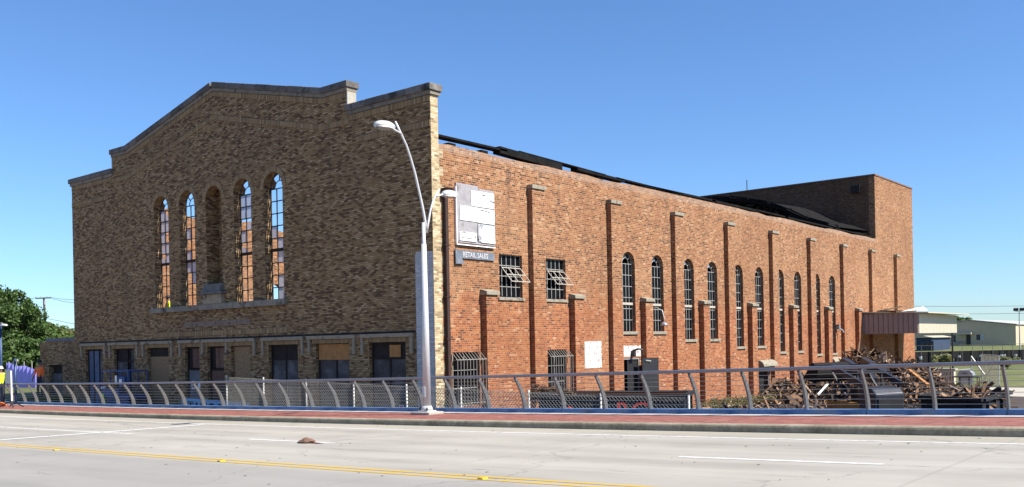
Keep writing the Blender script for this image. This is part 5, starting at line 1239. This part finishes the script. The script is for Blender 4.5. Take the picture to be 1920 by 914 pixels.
# ------------------------------------------------------------------ people
M_SKIN = plain('skin', (.42, .26, .18), .6, var=.1); M_JEAN = plain('dark_trousers', (.035, .04, .06), .85); M_SHOE = plain('work_boot', (.05, .035, .025), .8)
def person(loc, face, h, label, top, legs, hat, arms=((.27, .05, 1.18, .30, .12, .95), (.27, .05, 1.18, .30, .12, .95)), lean=0.):
    P, E, Rr, T = [], [], [], []
    def add(p, r, par=None, tg='top'):
        P.append(p); Rr.append(r if isinstance(r, tuple) else (r, r)); T.append(tg)
        if par is not None: E.append((par, len(P) - 1))
        return len(P) - 1
    pel = add((0, 0, .95), (.16, .12), None, 'legs'); wa = add((0, lean * .3, 1.12), (.15, .11), pel); ch = add((0, lean * .8, 1.36), (.18, .125), wa); nk = add((0, lean, 1.52), .058, ch, 'skin'); hb = add((0, lean + .02, 1.60), (.085, .095), nk, 'skin'); add((0, lean + .015, 1.71), (.08, .09), hb, 'skin')
    for s_ in (-1, 1):
        hp = add((s_ * .10, 0, .88), .095, pel, 'legs'); kn = add((s_ * .115, .03, .49), .066, hp, 'legs'); an = add((s_ * .12, 0, .10), .048, kn, 'legs'); add((s_ * .13, .17, .045), (.045, .04), an, 'shoe')
        sh = add((s_ * .20, lean * .9, 1.44), .068, ch); a_ = arms[0 if s_ < 0 else 1]; el = add((s_ * a_[0], lean + a_[1], a_[2]), .048, sh); wr = add((s_ * a_[3], lean + a_[4], a_[5]), .032, el, 'skin')
        d = Vector(P[wr]) - Vector(P[el]); d.normalize(); pm_ = add(tuple(Vector(P[wr]) + d * .075), (.038, .022), wr, 'skin')
        for j in range(4): k1 = add(tuple(Vector(P[pm_]) + d * .045 + Vector((0, (j - 1.5) * .02, 0))), .0095, pm_, 'skin'); add(tuple(Vector(P[k1]) + d * (.04 + .008 * (1.5 - abs(j - 1.5))) + Vector((-s_ * .012, 0, 0))), .008, k1, 'skin')
        th = add(tuple(Vector(P[wr]) + d * .05 + Vector((0, .035, 0))), .011, wr, 'skin'); add(tuple(Vector(P[th]) + d * .035 + Vector((0, .015, 0))), .009, th, 'skin')
    me = bpy.data.meshes.new('tmp'); me.from_pydata(P, E, []); ob = bpy.data.objects.new('tmp', me); col.objects.link(ob)
    md = ob.modifiers.new('s', 'SKIN'); 
    if not me.skin_vertices: bpy.context.view_layer.update()
    for v, r in zip(me.skin_vertices[0].data, Rr): v.radius = r; v.use_root = False
    me.skin_vertices[0].data[0].use_root = True
    ss = ob.modifiers.new('d', 'SUBSURF'); ss.levels = 1
    bm_ = bpy.data.meshes.new_from_object(ob.evaluated_get(bpy.context.evaluated_depsgraph_get())); bpy.data.objects.remove(ob)
    mats = {'top': top, 'legs': legs, 'skin': M_SKIN, 'shoe': M_SHOE}; keys = list(mats); bm_.materials.clear()
    for k in keys: bm_.materials.append(mats[k])
    PV = np.array(P)
    for f in bm_.polygons:
        c = np.array(f.center); i = int(np.argmin(((PV - c) ** 2).sum(1))); f.material_index = keys.index(T[i]); f.use_smooth = True
    k = h / 1.8; root = empty('person', loc, label, 'person'); root.rotation_euler.z = face; root.scale = (k, k, k)
    o = bpy.data.objects.new('body', bm_); col.objects.link(o); o.parent = root
    def sub(b, name, mat):
        me = bpy.data.meshes.new(name); me.from_pydata([tuple(v) for v in b.v], [], b.f); finish(me, Vector(), None, True, True); me.materials.append(mat); q = bpy.data.objects.new(name, me); col.objects.link(q); q.parent = root
    b = MB(); n = 12
    rg = [(.115, 1.70), (.112, 1.74), (.09, 1.79), (.05, 1.82), (.001, 1.825)]
    b.tube([(0, lean + .015, z) for _, z in rg], [r for r, _ in rg], n); b.tube([(0, lean + .03, 1.695), (0, lean + .03, 1.705)], .135, n); sub(b, 'hard_hat', hat)
    b = MB()
    for sx in (-.033, .033): b.tube([(sx, lean + .10, 1.655), (sx, lean + .118, 1.655)], .011, 8)
    sub(b, 'eyes', M_DBLACK); sub(MB().tube([(0, lean + .095, 1.665), (0, lean + .128, 1.625)], [.01, .017], 6), 'nose', M_SKIN); sub(MB().tube([(-.03, lean + .105, 1.59), (.03, lean + .105, 1.59)], .007, 6), 'mouth', plain('lip', (.3, .12, .1), .6))
    sub(MB().tube([(-.1, lean + .01, 1.64), (-.085, lean + .01, 1.64)], [.02, .03], 8).tube([(.085, lean + .01, 1.64), (.1, lean + .01, 1.64)], [.03, .02], 8), 'ears', M_SKIN)
    return root
M_HV = plain('hi_vis_yellow', (.62, .80, .03), .7, var=.1); M_OR = plain('orange_vest', (.85, .17, .03), .7, var=.15); M_LIME = plain('lime_vest', (.22, .75, .03), .7); M_NAVY = plain('navy_shirt', (.03, .045, .09), .8)
p = atY(2, 740, LY(17.7, -46)); person((p.x, LY(17.7, p.x), deck(p.x)), R(-90), 1.75, 'person in yellow safety vest on the pavement at the left edge', M_HV, M_JEAN, M_WHITE, ((.27, .05, 1.18, .30, .12, .95), (.26, .2, 1.2, .28, .48, 1.22)))
p = atD(75, 700, 46); person((p.x, p.y, GB), R(200), 1.85, 'person in orange vest standing before the annex corner', M_OR, M_JEAN, M_DBLACK)
p = atY(195, 735, 20.6); person((p.x, p.y, 0), R(150), 1.72, 'person in lime green vest beside the blue lift', M_LIME, M_JEAN, M_WHITE)
p = atY(316, 575, 23.0); zf = atY(316, 552, 23.0).z - 1.78
person((p.x, 23.0, zf), R(170), 1.72, 'person in yellow safety vest standing inside the leftmost arched window', M_HV, M_JEAN, M_DBLACK)
sca = empty('work_platform', (p.x, 23.0, 0), 'plank work platform on scaffold legs inside the left arched window', 'scaffold')
MB().box((p.x - .9, 22.6, zf - .06), (p.x + .9, 23.5, zf - .004)).build('deck', M_WOOD, sca)
for sx in (-.85, .85):
    for yy in (22.65, 23.45): MB().tube([(p.x + sx, yy, .06), (p.x + sx, yy, zf - .06)], .025, 6).build('leg', M_GALV, sca)
# portable sign stand on the pavement
X = atY(22, 760, LY(16.9, -42)).x; Y = LY(16.9, X); z0 = deck(X)
sg = empty('sign_stand', (X, Y, z0), 'portable road sign stand seen from behind on the left pavement', 'sign stand')
for a in (25, 155, 205, 335): MB().beam((X, Y, z0 + .25), (X + .7 * math.cos(R(a)), Y + .5 * math.sin(R(a)), z0 + .02), .05, .03).build('leg', M_DBLACK, sg)
MB().beam((X, Y, z0 + .2), (X - .02, Y, z0 + 1.55), .05, .05).build('mast', M_WHITE, sg); MB().beam((X - .3, Y - .02, z0 + 1.0), (X - .3, Y - .02, z0 + 1.6), .5, .02, (0, 1, 0)).build('sign_plate', M_STEELB, sg)
sbx = MB().tube([(X - 1.1, Y - .1, z0 + .08), (X - .8, Y - .1, z0 + .10), (X - .45, Y - .08, z0 + .07)], [.05, .1, .05], 10); tag(sbx.build('sand_bag', M_OR, smooth=True), 'orange sandbag lying by the sign stand', 'sandbag')
# ------------------------------------------------------------------ small things on the road
p0 = Vector((-14.95, 11.68, road(-14.95))); b = MB(); rr = random.Random(2); n, m = 14, 6
for j in range(m + 1):
    for k in range(n):
        a = 2 * math.pi * k / n; q = math.cos(j / m * 1.5) * (1 + rr.uniform(-.25, .25)); b.v.append(p0 + Vector((.20 * q * math.cos(a) + .05 * j / m, .13 * q * math.sin(a), .004 + .095 * math.sin(j / m * 1.57) * (1 + rr.uniform(-.25, .2)))))
for j in range(m):
    for k in range(n): b.f.append([j * n + k, j * n + (k + 1) % n, (j + 1) * n + (k + 1) % n, (j + 1) * n + k])
db = b.build('crumpled_bag', plain('crumpled_brown_paper', (.28, .17, .11), .85, var=.6, scale=14, dirt=(.16, .03, .035)), fix=False); tag(db, 'crumpled brown paper litter on the nearest lane line', 'litter')
b = MB(); b.quad([p0 + Vector(v) for v in ((.15, -.06, .012), (.75, -.14, .010), (.78, -.07, .011), (.2, .07, .02))]); tag(b.build('torn_strip', plain('torn_maroon_strip', (.12, .05, .05), .9), fix=False), 'flat torn maroon strip trailing from the paper litter', 'litter')
for k, (px, py) in enumerate(((105, 845), (415, 866), (905, 899))):
    r_ = ray(px, py); t_ = 15.
    for _ in range(60): t_ = .5 * t_ + .5 * (road(r_.x * t_) - H) / r_.z
    q = EYE + r_ * t_; b = MB(); b.prism([(-.05, .006), (.05, .006), (.035, .022), (-.035, .022)], 'y', -.05, .05); b.xf(Matrix.Translation((q.x, q.y, road(q.x)))); tag(b.build('road_stud', M_YEL), ('yellow road stud on the centre line, far left', 'yellow road stud on the centre line, second from left', 'yellow road stud on the centre line, nearest')[k], 'road stud', 'studs on the centre line')
rr = random.Random(21); b = MB()
for k in range(110):
    X = rr.uniform(-30, 2); l = rr.uniform(7, 15.6); Y = LY(l, X); w = rr.uniform(.01, .035); a = rr.uniform(0, 3.1); z = road(X) + .006
    dx, dy = w * math.cos(a), w * math.sin(a); b.quad([(X - dx, Y - dy, z), (X + dy * .5, Y - dx * .5, z + .008), (X + dx, Y + dy, z), (X - dy * .5, Y + dx * .5, z + .004)])
stuff(b.build('road_grit', plain('grit', (.12, .10, .08), .9), fix=False), 'bits of grit and leaf litter on the road', 'grit')
